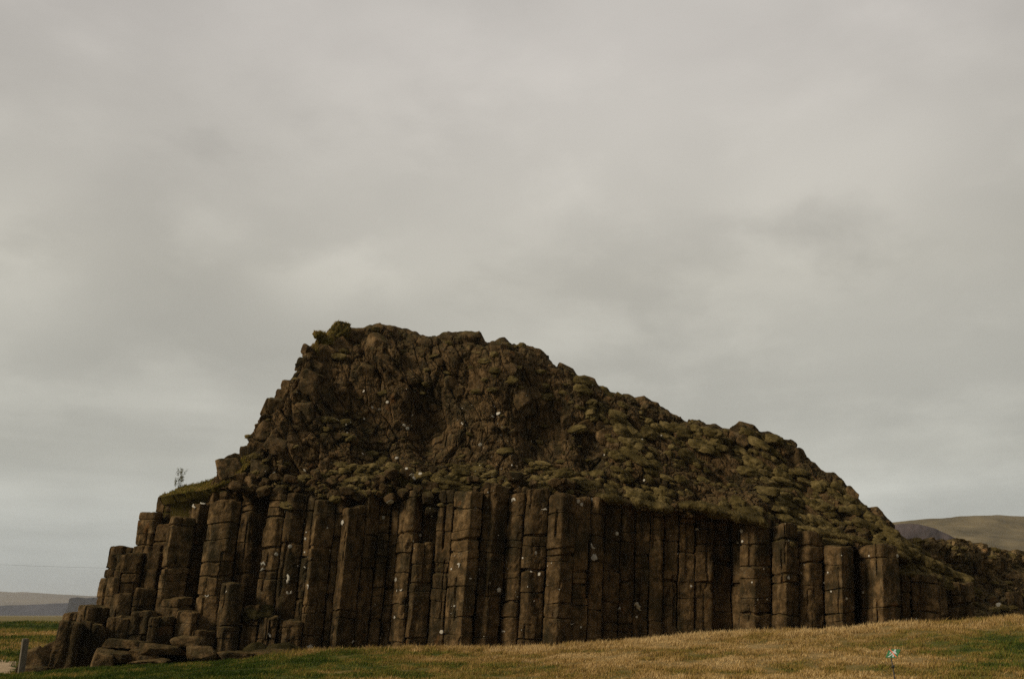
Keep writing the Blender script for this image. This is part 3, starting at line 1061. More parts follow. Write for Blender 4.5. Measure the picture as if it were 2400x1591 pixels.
# --- turf on the ledge and the tussock on the summit
def blades_mesh(name, pts, hmin, hmax, tint, wid=(0.007, 0.015), lean=0.55, seed=1, wind=(0.15, 0.0)):
    r = np.random.default_rng(seed)
    n = len(pts)
    h = r.uniform(hmin, hmax, n) * r.uniform(0.7, 1.3, n)
    ang = r.uniform(0, 2 * np.pi, n)
    w = r.uniform(wid[0], wid[1], n)
    side = np.stack([np.cos(ang), np.sin(ang), np.zeros(n)], 1) * w[:, None]
    a2 = r.uniform(0, 2 * np.pi, n)
    l = r.uniform(0.1, lean, n) * h
    tip = pts + np.stack([np.cos(a2) * l + wind[0] * h, np.sin(a2) * l + wind[1] * h, h], 1)
    mid = pts + (tip - pts) * 0.5 + np.array([0, 0, 1]) * (h * 0.12)[:, None]
    V = np.stack([pts - side, pts + side, mid + side * 0.75, mid - side * 0.75, tip], 1).reshape(-1, 3)
    b = np.arange(n) * 5
    quads = np.stack([b, b + 1, b + 2, b + 3], 1)
    tris = np.stack([b + 3, b + 2, b + 4], 1)
    me = mesh_np(name, V, [quads, tris], True)
    a = me.attributes.new('tint', 'FLOAT', 'POINT')
    a.data.foreach_set('value', np.repeat(np.clip(tint, 0, 1), 5).astype(np.float32))
    me.materials.append(BLADES)
    return me


def turf_bank(top, base, nu, nv, seed):
    pairs = list(zip(base, top))
    verts, faces, pos, nrm = crag(pairs, nu, nv, ([0, 1], [1.3, 1.3]), ([0, 1], [0, 0]), 0.22, seed, back=(1.0, 2.0, 3.2), drop=(0.05, 0.3, 2.2), under=0.6, foot=4.5, cell=0.7)
    return verts, faces, pos, nrm


top = [(374, 1162, 41.2), (386, 1153, 41.3), (402, 1146, 41.4), (430, 1140, 41.4), (470, 1130, 41.3), (505, 1118, 41.2), (530, 1104, 41.15), (555, 1086, 41.1), (578, 1066, 41.1), (592, 1048, 41.2)]
bas = [(372, 1165, 41.0), (386, 1162, 40.9), (402, 1158, 40.8), (430, 1154, 40.7), (470, 1147, 40.6), (505, 1138, 40.45), (533, 1126, 40.4), (560, 1108, 40.5), (584, 1084, 40.7), (598, 1062, 40.9)]
verts, faces, pos, nrm = turf_bank(top, bas, 150, 40, 12)
turf = place('turf', mesh_np('turf', verts, [faces], True), TURF, outcrop, (-12, 42, 6.5))
sel = RNG.integers(0, pos.shape[0] * pos.shape[1], 5200)
tp = pos.reshape(-1, 3)[sel]
keep = (tp[:, 2] > 6.4 + RNG.uniform(-0.1, 0.4, len(tp)))
tp = tp[keep]
gm = blades_mesh('turf_grass', tp, 0.04, 0.09, 0.50 + 0.22 * fbm(tp / 0.7, 3, 3) + RNG.normal(0, 0.12, len(tp)), seed=5)
o = place('turf_grass', gm, None, turf, (-12, 42, 6.5))
o.location = (0, 0, 0)
o['kind'] = 'stuff'

# summit tussock
d, f = ico(5)
for (px, py, Y, sx, sz, sd) in ((795, 782, 44.9, 0.50, 0.52, 3), (765, 797, 44.4, 0.36, 0.40, 5), (746, 786, 44.1, 0.22, 0.16, 6), (738, 822, 43.7, 0.20, 0.34, 8)):
    v = d * (1 + 0.50 * fbm(d * 1.6 + sd, 3, sd) + 0.16 * fbm(d * 6 + sd, 3, sd + 1))[:, None]
    v = v * np.array([sx, sx * 0.9, sz]) + P(px, py, Y)
    tus = place('tussock', mesh_np('tussock', v, [f], True), TURF, outcrop, P(px, py, Y))
    q = v[RNG.integers(0, len(v), 800)]
    q = q[q[:, 2] > P(px, py, Y)[2] - 0.1 * sz]
    gm = blades_mesh('tussock_grass', q, 0.04, 0.12, 0.62 + 0.2 * fbm(q / 0.3, 2, 4) + RNG.normal(0, 0.1, len(q)), seed=9 + sd)
    o = place('tussock_grass', gm, None, tus, P(px, py, Y))
    o.location = (0, 0, 0)
    o['kind'] = 'stuff'

# moss skirts between the low stumps at the left foot
for (px, py, Y, w, h) in ((600, 1418, 39.3, 1.5, 0.22), (600, 1508, 38.6, 1.5, 0.35), (660, 1512, 38.7, 1.7, 0.35), (430, 1530, 38.2, 0.8, 0.4), (460, 1535, 38.1, 0.9, 0.45)):
    me, v, f = moss_meshes[rm.randrange(14)]
    o = bpy.data.objects.new('moss_patch', me.copy())
    o.data.materials.clear()
    o.data.materials.append(DARK_MOSS)
    o.parent = outcrop
    o.location = Vector(P(px, py, Y)) - world_loc(outcrop) - Vector((0, -0.2, h * 1.3))
    o.scale = (w * 0.8, w * 0.6, h * 2.8)
    o.rotation_euler = (0.2, 0, rm.uniform(-0.3, 0.3))
    col.objects.link(o)

# ------------------------------------------------------------------ the lower crag at the right
knoll = thing('mossy_crag', 'low rough crag behind the right end of the big outcrop, grown over with moss', 'rock outcrop', (22, 48, 0))
KP = [((2040, 1490, 43.5), (2070, 1275, 46)), ((2100, 1485, 43.2), (2115, 1262, 46)), ((2160, 1482, 43.5), (2160, 1262, 47)), ((2220, 1480, 44.0), (2215, 1261, 48)),
      ((2290, 1478, 45.0), (2270, 1266, 49)), ((2350, 1472, 46.0), (2335, 1279, 50)), ((2420, 1468, 47.0), (2400, 1286, 51)), ((2520, 1462, 48.0), (2500, 1292, 52)),
      ((2700, 1460, 50.0), (2680, 1305, 54)), ((2900, 1460, 52.0), (2880, 1340, 56))]
verts, faces, KR, KN = crag(KP, 480, 190, ([0, 0.3, 1], [0.9, 0.8, 0.7]), ([0, 0.4, 1], [0.2, 0.5, 0.4]), 0.95, 77, back=(3, 8, 14), drop=(0.2, 1.2, 6.0), under=0.6, foot=0.0, cell=0.85)
place('crag', mesh_np('crag', verts, [faces]), FAR_CRAG, knoll, (22, 48, 3))
n_block = 0
for k in range(60):
    iu, iv = rb.randrange(5, 330), int(rb.uniform(0.1, 0.99) * KR.shape[0])
    w = rb.uniform(0.4, 0.8)
    add_block(KR[min(iv, KR.shape[0] - 1), iu] - KN[min(iv, KR.shape[0] - 1), iu] * w * 0.15, (w, w * 0.8, w * rb.uniform(0.7, 1.3)), knoll)
VV, FF, base = [], [], 0
for k in range(200):
    iu, iv = rm.randrange(5, 475), int(rm.uniform(0.05, 0.98) * KR.shape[0])
    w = rm.choice([0.18, 0.25, 0.34, 0.45, 0.6])
    me, v, f = moss_meshes[rm.randrange(14)]
    rot = Matrix.Rotation(rm.uniform(-0.5, 0.5), 3, 'Z') @ Matrix.Rotation(rm.uniform(-0.2, 0.4), 3, 'Y')
    p = KR[iv, iu]
    sc = (w * 1.2, w * 0.85, w * 0.62)
    if k < 60:
        o = bpy.data.objects.new('moss_cushion', me)
        o.parent = knoll
        o.location = Vector(p) - world_loc(knoll)
        o.rotation_euler = rot.to_euler()
        o.scale = sc
        col.objects.link(o)
    else:
        VV.append((v * np.array(sc)) @ np.array(rot).T + p)
        FF.append(f + base)
        base += len(v)
ms = place('moss', mesh_np('moss', np.concatenate(VV), [np.concatenate(FF)], True), MOSS, knoll, (22, 48, 3))
ms['kind'] = 'stuff'


# ------------------------------------------------------------------ loose stones at the left foot
def stone(name, label, cat, px, py0, py1, wpx, Y, seed, depth=0.8, rot=(0, 0, 0), sink=0.12, planes=4, group=None, boxy=1):
    a, b_ = P(px, py0, Y), P(px, py1, Y)
    h = a[2] - b_[2] + sink
    w = wpx / FPX * Y
    v, f = rock_shape(5, seed, planes=planes, rough=0.06)
    lo, hi = v.min(0), v.max(0)
    v = (v - (lo + hi) / 2) / (hi - lo)
    v = v * np.array([w, w * depth, h])
    v = v + 0.02 * np.stack([fbm(v / 0.12 + seed, 3, 5), fbm(v / 0.12 + 7 + seed, 3, 6), fbm(v / 0.12 + 13 + seed, 3, 7)], 1)
    v = v @ np.array(Matrix.Rotation(rot[2], 3, 'Z') @ Matrix.Rotation(rot[1], 3, 'Y') @ Matrix.Rotation(rot[0], 3, 'X')).T
    v = v + np.array([a[0], Y, (a[2] + b_[2] - sink) / 2])
    o = place(name, mesh_np(name, v, [f]), ROCK, None, (a[0], Y, b_[2]))
    return tag(o, label, cat, 'loose boulders at the left foot of the outcrop' if cat == 'boulder' else 'flat slabs lying before the column stumps', 'thing')


def chunk(label, px, py0, py1, wpx, Y, seed, lean, depth=0.8, turn=0.2):
    """a fallen length of column standing in the turf"""
    r = np.random.default_rng(seed)
    a, b_ = P(px, py0, Y), P(px, py1, Y)
    w = wpx / FPX * Y * 0.54
    an = np.sort(np.linspace(0, 2 * np.pi, 6)[:-1] + r.uniform(-0.25, 0.25, 5)) + turn
    poly = np.stack([np.cos(an) * w, np.sin(an) * w * depth], 1) * r.uniform(0.92, 1.08, (5, 1)) + np.array([a[0], Y])
    V, F, cap = column_mesh(poly, a[2], b_[2] - 0.35, seed, lean, joints=[], round_top=0.16, wear=1.3)
    V[:, 0] -= lean * ((a[2] + b_[2]) / 2 - 3.0)
    k = np.clip((a[2] - V[:, 2]) / (a[2] - b_[2]), 0, 1)
    c = np.array([a[0], Y])
    V[:, :2] = c + (V[:, :2] - c) * (0.84 + 0.22 * k)[:, None]
    V[:, 2] += (V[:, 0] - a[0]) * r.uniform(-0.35, 0.1) * (1 - k)
    return tag(place('boulder', mesh_np('boulder', V, [F, cap]), ROCK, None, (a[0], Y, b_[2])), label, 'boulder', 'loose boulders at the left foot of the outcrop', 'thing')


chunk('tall leaning boulder at the left foot of the outcrop, pale edge on its left', 164, 1456, 1562, 64, 37.7, 31, 0.12, 0.8, 0.5)
chunk('upright boulder between the tall leaning boulder and the column stumps', 222, 1458, 1552, 62, 38.2, 32, -0.05, 0.8, 0.1)
stone('boulder', 'low squat boulder sunk in the grass in front of the column stumps', 'boulder', 246, 1517, 1568, 62, 37.3, 33, 0.8, (0, 0.05, 0.1), 0.3)
stone('boulder', 'slanting low boulder just right of the wooden post', 'boulder', 92, 1514, 1570, 60, 37.6, 34, 0.9, (0, -0.3, 0.2), 0.3)
stone('boulder', 'dark thin boulder wedged between the wooden post and the slanting boulder', 'boulder', 64, 1520, 1572, 26, 38.0, 36, 1.2, (0, 0.35, 0.2), 0.25)
stone('boulder', 'flat broad boulder lying at the bottom of the slanting boulder', 'boulder', 88, 1555, 1582, 64, 37.2, 37, 0.7, (0, -0.08, 0.0), 0.2)
stone('boulder', 'small rounded boulder behind the slanting boulder, mostly hidden by the tall one', 'boulder', 126, 1500, 1545, 44, 38.6, 38, 0.8, (0, -0.2, 0.0), 0.3)
SLABS = [(300, 1497, 1513, 110, 38.2, 'pale flat slab on the ground before the leftmost stump'), (385, 1508, 1528, 130, 38.0, 'long flat slab before the widest stump'),
         (285, 1522, 1548, 70, 37.5, 'tilted triangular slab beside the squat boulder'), (440, 1488, 1508, 70, 38.2, 'short slab lying against the stump by the stacked column'),
         (352, 1541, 1556, 90, 37.3, 'thin slab half sunk in grass in front of the flat slabs'), (478, 1512, 1542, 80, 38.0, 'thick slab lying before the stacked column'),
         (555, 1524, 1547, 90, 38.0, 'wedge slab at the foot of the stacked column'), (625, 1520, 1540, 90, 38.2, 'dark slab under the mossy shelf'),
         (680, 1522, 1537, 70, 38.4, 'small thin slab where the rock shelf meets the meadow'), (345, 1520, 1553, 110, 37.9, 'dark thick slab under the long flat slab')]
for k, (px, a, b_, w, Y, lab) in enumerate(SLABS):
    stone('stone_slab', lab, 'slab', px, a, b_, w, Y, 60 + k, 0.75, (rm.uniform(-0.05, 0.1), rm.uniform(-0.06, 0.09), rm.uniform(-0.4, 0.4)), 0.12, 3)

# ------------------------------------------------------------------ white lichen, laid on the rock where it grows
bpy.context.view_layer.update()
dg = bpy.context.evaluated_depsgraph_get()


def on_rock(px, py):
    d = Vector(pix_dir(px, py)).normalized()
    hit, loc, nor, idx, ob, mw = scene.ray_cast(dg, Vector((0, 0, EYE)), d, distance=80)
    return (np.array(loc), np.array(nor), ob) if hit and loc.y > 38 else None


def lichen_patch(px, py, size, seed, ring=False):
    """a crust that hugs the rock: a small lumpy sheet whose points were dropped on the surface"""
    h = on_rock(px, py)
    if h is None:
        return None
    p, n, _ = h
    if n[1] > -0.15:
        n = np.array([0, -1.0, 0.15])
    n = n / np.linalg.norm(n)
    d, f = ico(2 if size < 0.12 else 3)
    v = d.copy()
    th = np.arctan2(v[:, 2], v[:, 0])
    if ring:                                      # curved rim, as old lichens die off in the middle
        sweep = 1.6 + (seed % 5) * 0.3
        tt = v[:, 0] * sweep * 0.5 + (seed % 7)
        rad = 0.8 + 0.12 * np.sin(tt * 3 + seed)
        v = np.stack([np.sin(tt) * rad + 0.26 * v[:, 2] * np.sin(tt), v[:, 1] * 0.10, np.cos(tt) * rad + 0.26 * v[:, 2] * np.cos(tt)], 1)
    else:
        v[:, 1] *= 0.12
    v *= (1 + 0.45 * fbm(v * 2.6 + seed * 1.7, 3, seed))[:, None]
    v = v * size * 0.5
    yax = -n
    xax = np.cross(yax, [0, 0, 1.0])
    xax /= max(np.linalg.norm(xax), 1e-6)
    zax = np.cross(xax, yax)
    return v @ np.stack([xax, yax, zax]) + p + n * 0.012, f, p


LICH = [(915, 1176, 16, 0), (668, 1198, 8, 0), (680, 1280, 8, 0), (714, 1232, 12, 1), (716, 1262, 6, 0), (718, 1247, 4, 0), (803, 1224, 12, 0), (663, 1240, 7, 0), (648, 1298, 8, 0),
        (618, 1342, 20, 1), (617, 1328, 18, 1), (651, 1352, 22, 1), (668, 1355, 24, 1), (678, 1383, 16, 1), (637, 1482, 18, 1), (726, 1518, 14, 0), (826, 1508, 12, 1), (712, 1333, 12, 1),
        (720, 1376, 14, 1), (529, 1385, 8, 1), (485, 1390, 14, 1), (460, 1183, 16, 1), (475, 1180, 12, 0), (898, 1212, 8, 0), (985, 1254, 8, 0), (1012, 1208, 5, 0), (928, 1358, 8, 0), (940, 1378, 12, 1),
        (925, 1446, 6, 0), (932, 1385, 8, 1), (1206, 1178, 18, 1), (1275, 1199, 14, 1), (1072, 1327, 14, 1), (1058, 1333, 5, 0), (1102, 1350, 12, 1), (1035, 1480, 8, 0), (1192, 1232, 10, 1), (1169, 1382, 10, 0),
        (1180, 1482, 8, 1), (1386, 1174, 12, 1), (1355, 1175, 8, 0), (1363, 1182, 8, 0), (1394, 1277, 18, 1), (1393, 1306, 14, 0), (1446, 1250, 8, 0), (1450, 1434, 18, 1), (1487, 1425, 28, 1), (1492, 1445, 6, 0),
        (1340, 1459, 8, 1), (1361, 1469, 5, 0), (1250, 1340, 10, 1), (1263, 1345, 8, 0), (1256, 1295, 7, 0), (1738, 1244, 8, 0), (1730, 1270, 8, 0), (1740, 1268, 6, 0), (1790, 1333, 4, 0), (1848, 1353, 8, 0),
        (1634, 1240, 10, 0), (1984, 1402, 6, 0), (2023, 1388, 5, 0), (1999, 1423, 4, 0), (1620, 1373, 5, 0), (2136, 1400, 5, 0), (2124, 1450, 5, 0), (2147, 1450, 6, 0), (2341, 1418, 14, 0), (2103, 1302, 7, 0),
        (852, 917, 8, 0), (908, 942, 8, 0), (873, 955, 7, 0), (889, 960, 8, 0), (947, 998, 10, 0), (955, 1004, 8, 0), (850, 1063, 6, 0), (930, 1074, 9, 0), (965, 1113, 12, 0), (985, 1110, 8, 0), (970, 1120, 10, 0), (953, 1098, 7, 0),
        (1160, 958, 12, 1), (1168, 968, 12, 0), (1155, 975, 8, 0), (1126, 1042, 10, 0), (1106, 950, 6, 0), (645, 1108, 8, 1), (715, 1102, 8, 0), (1505, 1030, 5, 0), (1510, 1125, 6, 0), (1468, 1111, 5, 0)]
n_l = 0
for k, (px, py, s, ring) in enumerate(LICH):
    q = lichen_patch(px, py, s / FPX * 40 * (1.1 if ring else 1.05), 11 + k, bool(ring))
    if q is None or n_l >= 98:
        continue
    host = outcrop if px < 2200 else knoll
    place('lichen_patch', mesh_np('lichen_patch', q[0], [q[1]], True), LICHEN, host, q[2])
    n_l += 1
VV, FF, base = [], [], 0
rl = random.Random(3)
for k in range(900):
    px = rl.gauss(1020, 230) if k % 2 else rl.uniform(560, 2050)
    py = rl.uniform(900, 1130) if k % 2 else rl.uniform(1120, 1500)
    if fbm(np.array([[px / 60.0, py / 90.0, 2.5]]), 3, 13)[0] < 0.16:
        continue
    q = lichen_patch(px, py, rl.choice([1.2, 1.6, 2.0, 2.6, 4.5]) / FPX * 40, 300 + k, False)
    if q is None:
        continue
    VV.append(q[0])
    FF.append(q[1] + base)
    base += len(q[0])
o = place('lichen', mesh_np('lichen', np.concatenate(VV), [np.concatenate(FF)], True), LICHEN, outcrop, (0, 40, 5))
o['kind'] = 'stuff'


# ------------------------------------------------------------------ small things
def tube(pts, rads, sides=8):
    pts = np.array(pts, float)
    n = len(pts)
    V = []
    for k in range(n):
        t_ = pts[min(k + 1, n - 1)] - pts[max(k - 1, 0)]
        t_ = t_ / np.linalg.norm(t_)
        a = np.cross(t_, [0.3, 1, 0.1])
        a /= np.linalg.norm(a)
        b_ = np.cross(t_, a)
        ang = np.linspace(0, 2 * np.pi, sides, endpoint=False)
        V.append(pts[k] + rads[k] * (np.cos(ang)[:, None] * a + np.sin(ang)[:, None] * b_))
    V = np.concatenate(V + [pts[:1], pts[-1:]])
    i = np.arange(sides)
    c0 = np.stack([(i + 1) % sides, i, np.full(sides, n * sides)], 1)
    c1 = np.stack([(n - 1) * sides + i, (n - 1) * sides + (i + 1) % sides, np.full(sides, n * sides + 1)], 1)
    return V, grid_faces(n, sides, True), np.concatenate([c0, c1])


def join(parts):
    V, Q, T, base = [], [], [], 0
    for v, q, t_ in parts:
        V.append(v)
        if len(q):
            Q.append(q + base)
        if len(t_):
            T.append(t_ + base)
        base += len(v)
    return np.concatenate(V), ([np.concatenate(Q)] if Q else []) + ([np.concatenate(T)] if T else [])


# wooden post at the left edge
pb = P(48, 1584, 36.3)
gz = float(ground_z(pb[0], pb[1]))
ph = P(48, 1496, 36.3)[2]
V = []
zz = np.linspace(gz - 0.3, ph, 24)
hw = 0.105
prof = np.array([(-1, -0.75), (-0.8, -1), (0.8, -1), (1, -0.8), (1, 0.8), (0.8, 1), (-0.8, 1), (-1, 0.8)]) * hw
ca, sa = math.cos(0.55), math.sin(0.55)
prof = prof @ np.array([[ca, sa], [-sa, ca]])
for k, z in enumerate(zz):
    s = 1.0 if k < 23 else 0.9
    V.append(np.concatenate([prof * s + pb[:2] + np.array([0.012 * (z - gz), 0]), np.full((8, 1), z)], 1))
V = np.concatenate(V + [np.array([[pb[0] + 0.012 * (ph - gz), pb[1], ph + 0.015]])])
V += 0.008 * np.stack([fbm(V / np.array([0.05, 0.05, 0.4]), 3, 2), fbm(V / np.array([0.05, 0.05, 0.4]) + 9, 3, 3), np.zeros(len(V))], 1)
i = np.arange(8)
cap = np.stack([23 * 8 + i, 23 * 8 + (i + 1) % 8, np.full(8, 24 * 8)], 1)
post = place('wooden_post', mesh_np('wooden_post', V, [grid_faces(24, 8, True), cap]), WOOD, None, (pb[0], pb[1], gz))
tag(post, 'weathered grey square wooden post at the left edge beside the gravel path', 'post')

# sign: a small tilted green plate on a thin steel rod
SY = 20.0
sc_ = P(2089, 1541, SY)
gz = float(ground_z(sc_[0], SY))
foot = np.array([sc_[0] + 0.05, SY, gz])
sign = thing('trail_sign', 'small tilted green sign showing a white walker crossed by a red bar, on steel rod', 'sign', foot)
V, q, c = tube([foot + [0, 0, -0.2], foot + [-0.02, 0, (sc_[2] - gz) * 0.5], sc_], [0.012, 0.012, 0.012])
place('rod', mesh_np('rod', V, [q, c], True), STEEL, sign, foot)
cl = P(2093, 1561, SY)
V, f3 = join([tube([cl + [0, -0.012, -0.03], cl + [0, -0.012, 0.03]], [0.020, 0.020]), tube([cl + [-0.045, -0.02, -0.008], cl + [0.022, -0.02, 0.012]], [0.011, 0.011])])
place('clamp', mesh_np('clamp', V, f3, True), STEEL, sign, cl)
PSI, TAU = R(58), R(42)
wx = np.array([math.cos(PSI), -math.sin(PSI), 0])
nh = np.array([-math.sin(PSI), -math.cos(PSI), 0])
hx = -nh * math.sin(TAU) + np.array([0, 0, math.cos(TAU)])
nx = np.cross(wx, hx)
Wd, Hd = 0.265, 0.205
b0 = sc_ + nx * 0.004 + hx * 0.0


def plate(poly, lift, thick):
    poly = np.array(poly, float)
    n = len(poly)
    a = b0 + poly[:, :1] * wx + poly[:, 1:] * hx
    V = np.concatenate([a + nx * (lift + thick), a + nx * lift])
    i = np.arange(n)
    return V, [np.arange(n)[None, :], (np.arange(n)[::-1] + n)[None, :], np.stack([i + n, (i + 1) % n + n, (i + 1) % n, i], 1)]


def rounded(w, h, r, y0=0.0):
    out = []
    for cx, cy, a0 in ((w / 2 - r, h - r, 0), (-w / 2 + r, h - r, 90), (-w / 2 + r, r, 180), (w / 2 - r, r, 270)):
        for k in range(5):
            a = R(a0 + k * 22.5)
            out.append((cx + r * math.cos(a), y0 + cy + r * math.sin(a)))
    return out


V, fs = plate(rounded(Wd, Hd, 0.014), 0, 0.006)
place('plate', mesh_np('plate', V, fs), GREEN_PAINT, sign, sc_)
FIG = [[(0.024 * math.cos(a) + 0.016, 0.181 + 0.020 * math.sin(a)) for a in np.linspace(0, 2 * np.pi, 14, endpoint=False)],
       [(-0.026, 0.082), (0.034, 0.080), (0.046, 0.148), (0.016, 0.160), (-0.020, 0.152)],
       [(-0.024, 0.081), (0.004, 0.0805), (-0.024, 0.046), (-0.050, 0.012), (-0.086, 0.012), (-0.050, 0.050)],
       [(0.005, 0.0795), (0.034, 0.0785), (0.046, 0.046), (0.054, 0.012), (0.022, 0.012), (0.016, 0.044)],
       [(0.0465, 0.146), (0.072, 0.110), (0.092, 0.100), (0.086, 0.084), (0.058, 0.096), (0.0405, 0.112)],
       [(-0.0215, 0.151), (-0.058, 0.116), (-0.050, 0.084), (-0.070, 0.082), (-0.078, 0.120), (-0.026, 0.166)]]
VV, FS, base = [], [], 0
for poly in FIG:
    V, fs = plate(poly, 0.0064, 0.0012)
    VV.append(V)
    FS += [f_ + base for f_ in fs]
    base += len(V)
place('walker_pictogram', mesh_np('walker_pictogram', np.concatenate(VV), FS), WHITE_PAINT, sign, sc_)
V, fs = plate([(-0.108, 0.204), (-0.128, 0.193), (0.108, 0.008), (0.128, 0.019)], 0.0082, 0.0012)
place('red_bar', mesh_np('red_bar', V, fs), RED_PAINT, sign, sc_)

# the little bush on the left ledge
rs = random.Random(8)
sb = P(417, 1143, 41.3)
bush = thing('sapling', 'thin leafy sapling standing alone on the grassy left ledge of the outcrop', 'shrub', sb)
stems, leaves = [], []


def grow(p, d, L, r0, depth):
    pts = [np.array(p)]
    n = 7
    for k in range(n):
        d = d + np.array([rs.uniform(-0.13, 0.13), rs.uniform(-0.13, 0.13), 0.05])
        d = d / np.linalg.norm(d)
        pts.append(pts[-1] + d * L / n)
    stems.append(tube(pts, [r0 * (1 - 0.75 * k / n) for k in range(n + 1)], 5))
    for k in range(2, n + 1):
        if depth < 2 and rs.random() < 0.62:
            grow(pts[k], d + np.array([rs.uniform(-0.8, 0.8), rs.uniform(-0.7, 0.7), rs.uniform(0.0, 0.5)]), L * rs.uniform(0.28, 0.42), r0 * 0.55, depth + 1)
        for _ in range(2 if depth else 1):
            leaves.append(pts[k] + np.array([rs.uniform(-1, 1), rs.uniform(-1, 1), rs.uniform(-1, 1)]) * 0.04)


for dx, L in ((-0.18, 0.50), (0.02, 0.78), (0.28, 0.70), (-0.03, 0.62), (0.16, 0.42)):
    grow(sb + np.array([dx * 0.25, rs.uniform(-0.04, 0.04), -0.12]), np.array([dx, rs.uniform(-0.12, 0.12), 1.0]), (L + 0.10) * 0.85, 0.0034, 0)
V, f3 = join(stems)
place('stem', mesh_np('stem', V, f3), BARK, bush, sb)
LV, LF = [], []
for k, p in enumerate(leaves):
    a = np.array([rs.gauss(0, 1), rs.gauss(0, 1), rs.gauss(0, 1)])
    a /= np.linalg.norm(a)
    b_ = np.cross(a, [rs.gauss(0, 1), rs.gauss(0, 1), rs.gauss(0, 1)])
    b_ /= np.linalg.norm(b_)
    s = rs.uniform(0.012, 0.022)
    LV += [p - a * s, p + b_ * s * 0.55, p + a * s, p - b_ * s * 0.55]
    LF.append([4 * k, 4 * k + 1, 4 * k + 2, 4 * k + 3])
place('foliage', mesh_np('foliage', np.array(LV), [np.array(LF)]), LEAF, bush, sb)

# overhead line crossing the sky at the left
p0, p1 = P(-500, 1298, 120), P(900, 1338, 120)
pts = [p0 + (p1 - p0) * f_ - np.array([0, 0, 2.2 * 4 * f_ * (1 - f_) * 0.25]) for f_ in np.linspace(0, 1, 40)]
V, q, c = tube(pts, [0.008] * 40, 6)
tag(place('overhead_cable', mesh_np('overhead_cable', V, [q, c], True), CABLE, None, p0), 'thin overhead cable crossing the low sky left of the outcrop', 'cable')

# ------------------------------------------------------------------ meadow grass
def scatter(n, y0, y1, seed, xmax=0.56, xmin=-0.56):
    r = np.random.default_rng(seed)
    y = np.sqrt(r.uniform(y0 * y0, y1 * y1, n))
    x = r.uniform(xmin, xmax, n) * y
    return x, y


x, y = scatter(400000, 18.0, 38.6, 4, 0.60, -0.60)
pth = (x < np.interp(y, [36.9, 41.6], [P(45, 1560, 36.9)[0], P(-20, 1560, 41.6)[0]])) & (y > 36.8)
clump = fbm(np.stack([x, y, x * 0], 1) / np.array([0.42, 0.42, 1]), 3, 91)
keep = (clump + RNG.uniform(-0.9, 0.9, len(x)) > -0.55) & ~pth
x, y, clump = x[keep], y[keep], clump[keep]
tint = tint_at(x, y) + RNG.normal(0, 0.11, len(x)) + 0.10 * clump
z = ground_z(x, y)
hs = 0.075 * np.clip(1 + 1.5 * clump, 0.35, 2.4)
pts = np.stack([x, y, z - 0.015], 1)
gm = blades_mesh('grass', pts, 1.0, 1.0, tint, (0.006, 0.012), 0.75, 3)
co = np.empty(len(gm.vertices) * 3, np.float32)
gm.vertices.foreach_get('co', co)
co = co.reshape(-1, 5, 3)
co = pts[:, None, :] + (co - pts[:, None, :]) * np.stack([hs, hs, hs], 1)[:, None, :] * np.array([1, 1, 1.0])
wsc = RNG.uniform(0.006, 0.013, len(pts))
ang = RNG.uniform(0, 2 * np.pi, len(pts))
sd = np.stack([np.cos(ang), np.sin(ang), 0 * ang], 1) * wsc[:, None]
mid = (co[:, 2] + co[:, 3]) / 2
co[:, 0], co[:, 1] = pts - sd, pts + sd
co[:, 2], co[:, 3] = mid + sd * 0.75, mid - sd * 0.75
gm.vertices.foreach_set('co', co.astype(np.float32).ravel())
gm.update()
tag(place('grass', gm, None), 'short meadow grass, green at the left and straw coloured to the right', 'grass', kind='stuff')

rt = np.random.default_rng(77)
tc_ = []
for k in range(420):
    y0 = rt.uniform(35.2, 38.4)
    x0 = rt.uniform(-0.24, 0.56) * y0
    m_ = int(rt.integers(25, 70))
    tc_.append(np.stack([x0 + rt.normal(0, 0.16, m_), y0 + rt.normal(0, 0.12, m_)], 1))
tc_ = np.concatenate(tc_)
pts = np.stack([tc_[:, 0], tc_[:, 1], ground_z(tc_[:, 0], tc_[:, 1]) - 0.02], 1)
gm = blades_mesh('tall_grass', pts, 0.08, 0.22, tint_at(pts[:, 0], pts[:, 1]) + 0.12 + rt.normal(0, 0.12, len(pts)), (0.006, 0.012), 0.9, 18)
tag(place('tall_grass', gm, None), 'longer straw tufts along the foot of the columns', 'grass', kind='stuff')

# taller growth in the field and on the bank left of the outcrop
x, y = scatter(60000, 40, 79, 14, -0.30, -0.62)
pth = (y < 41.8) & (x < -19.3)
x, y = x[~pth], y[~pth]
tint = tint_at(x, y) + RNG.normal(0, 0.09, len(x))
pts = np.stack([x, y, ground_z(x, y) - 0.02], 1)
gm = blades_mesh('field_grass', pts, 0.08, 0.20, tint, (0.014, 0.03), 0.7, 8)
tag(place('field_grass', gm, None), 'green and straw field grass left of the outcrop', 'grass', kind='stuff')

# ------------------------------------------------------------------ far hills


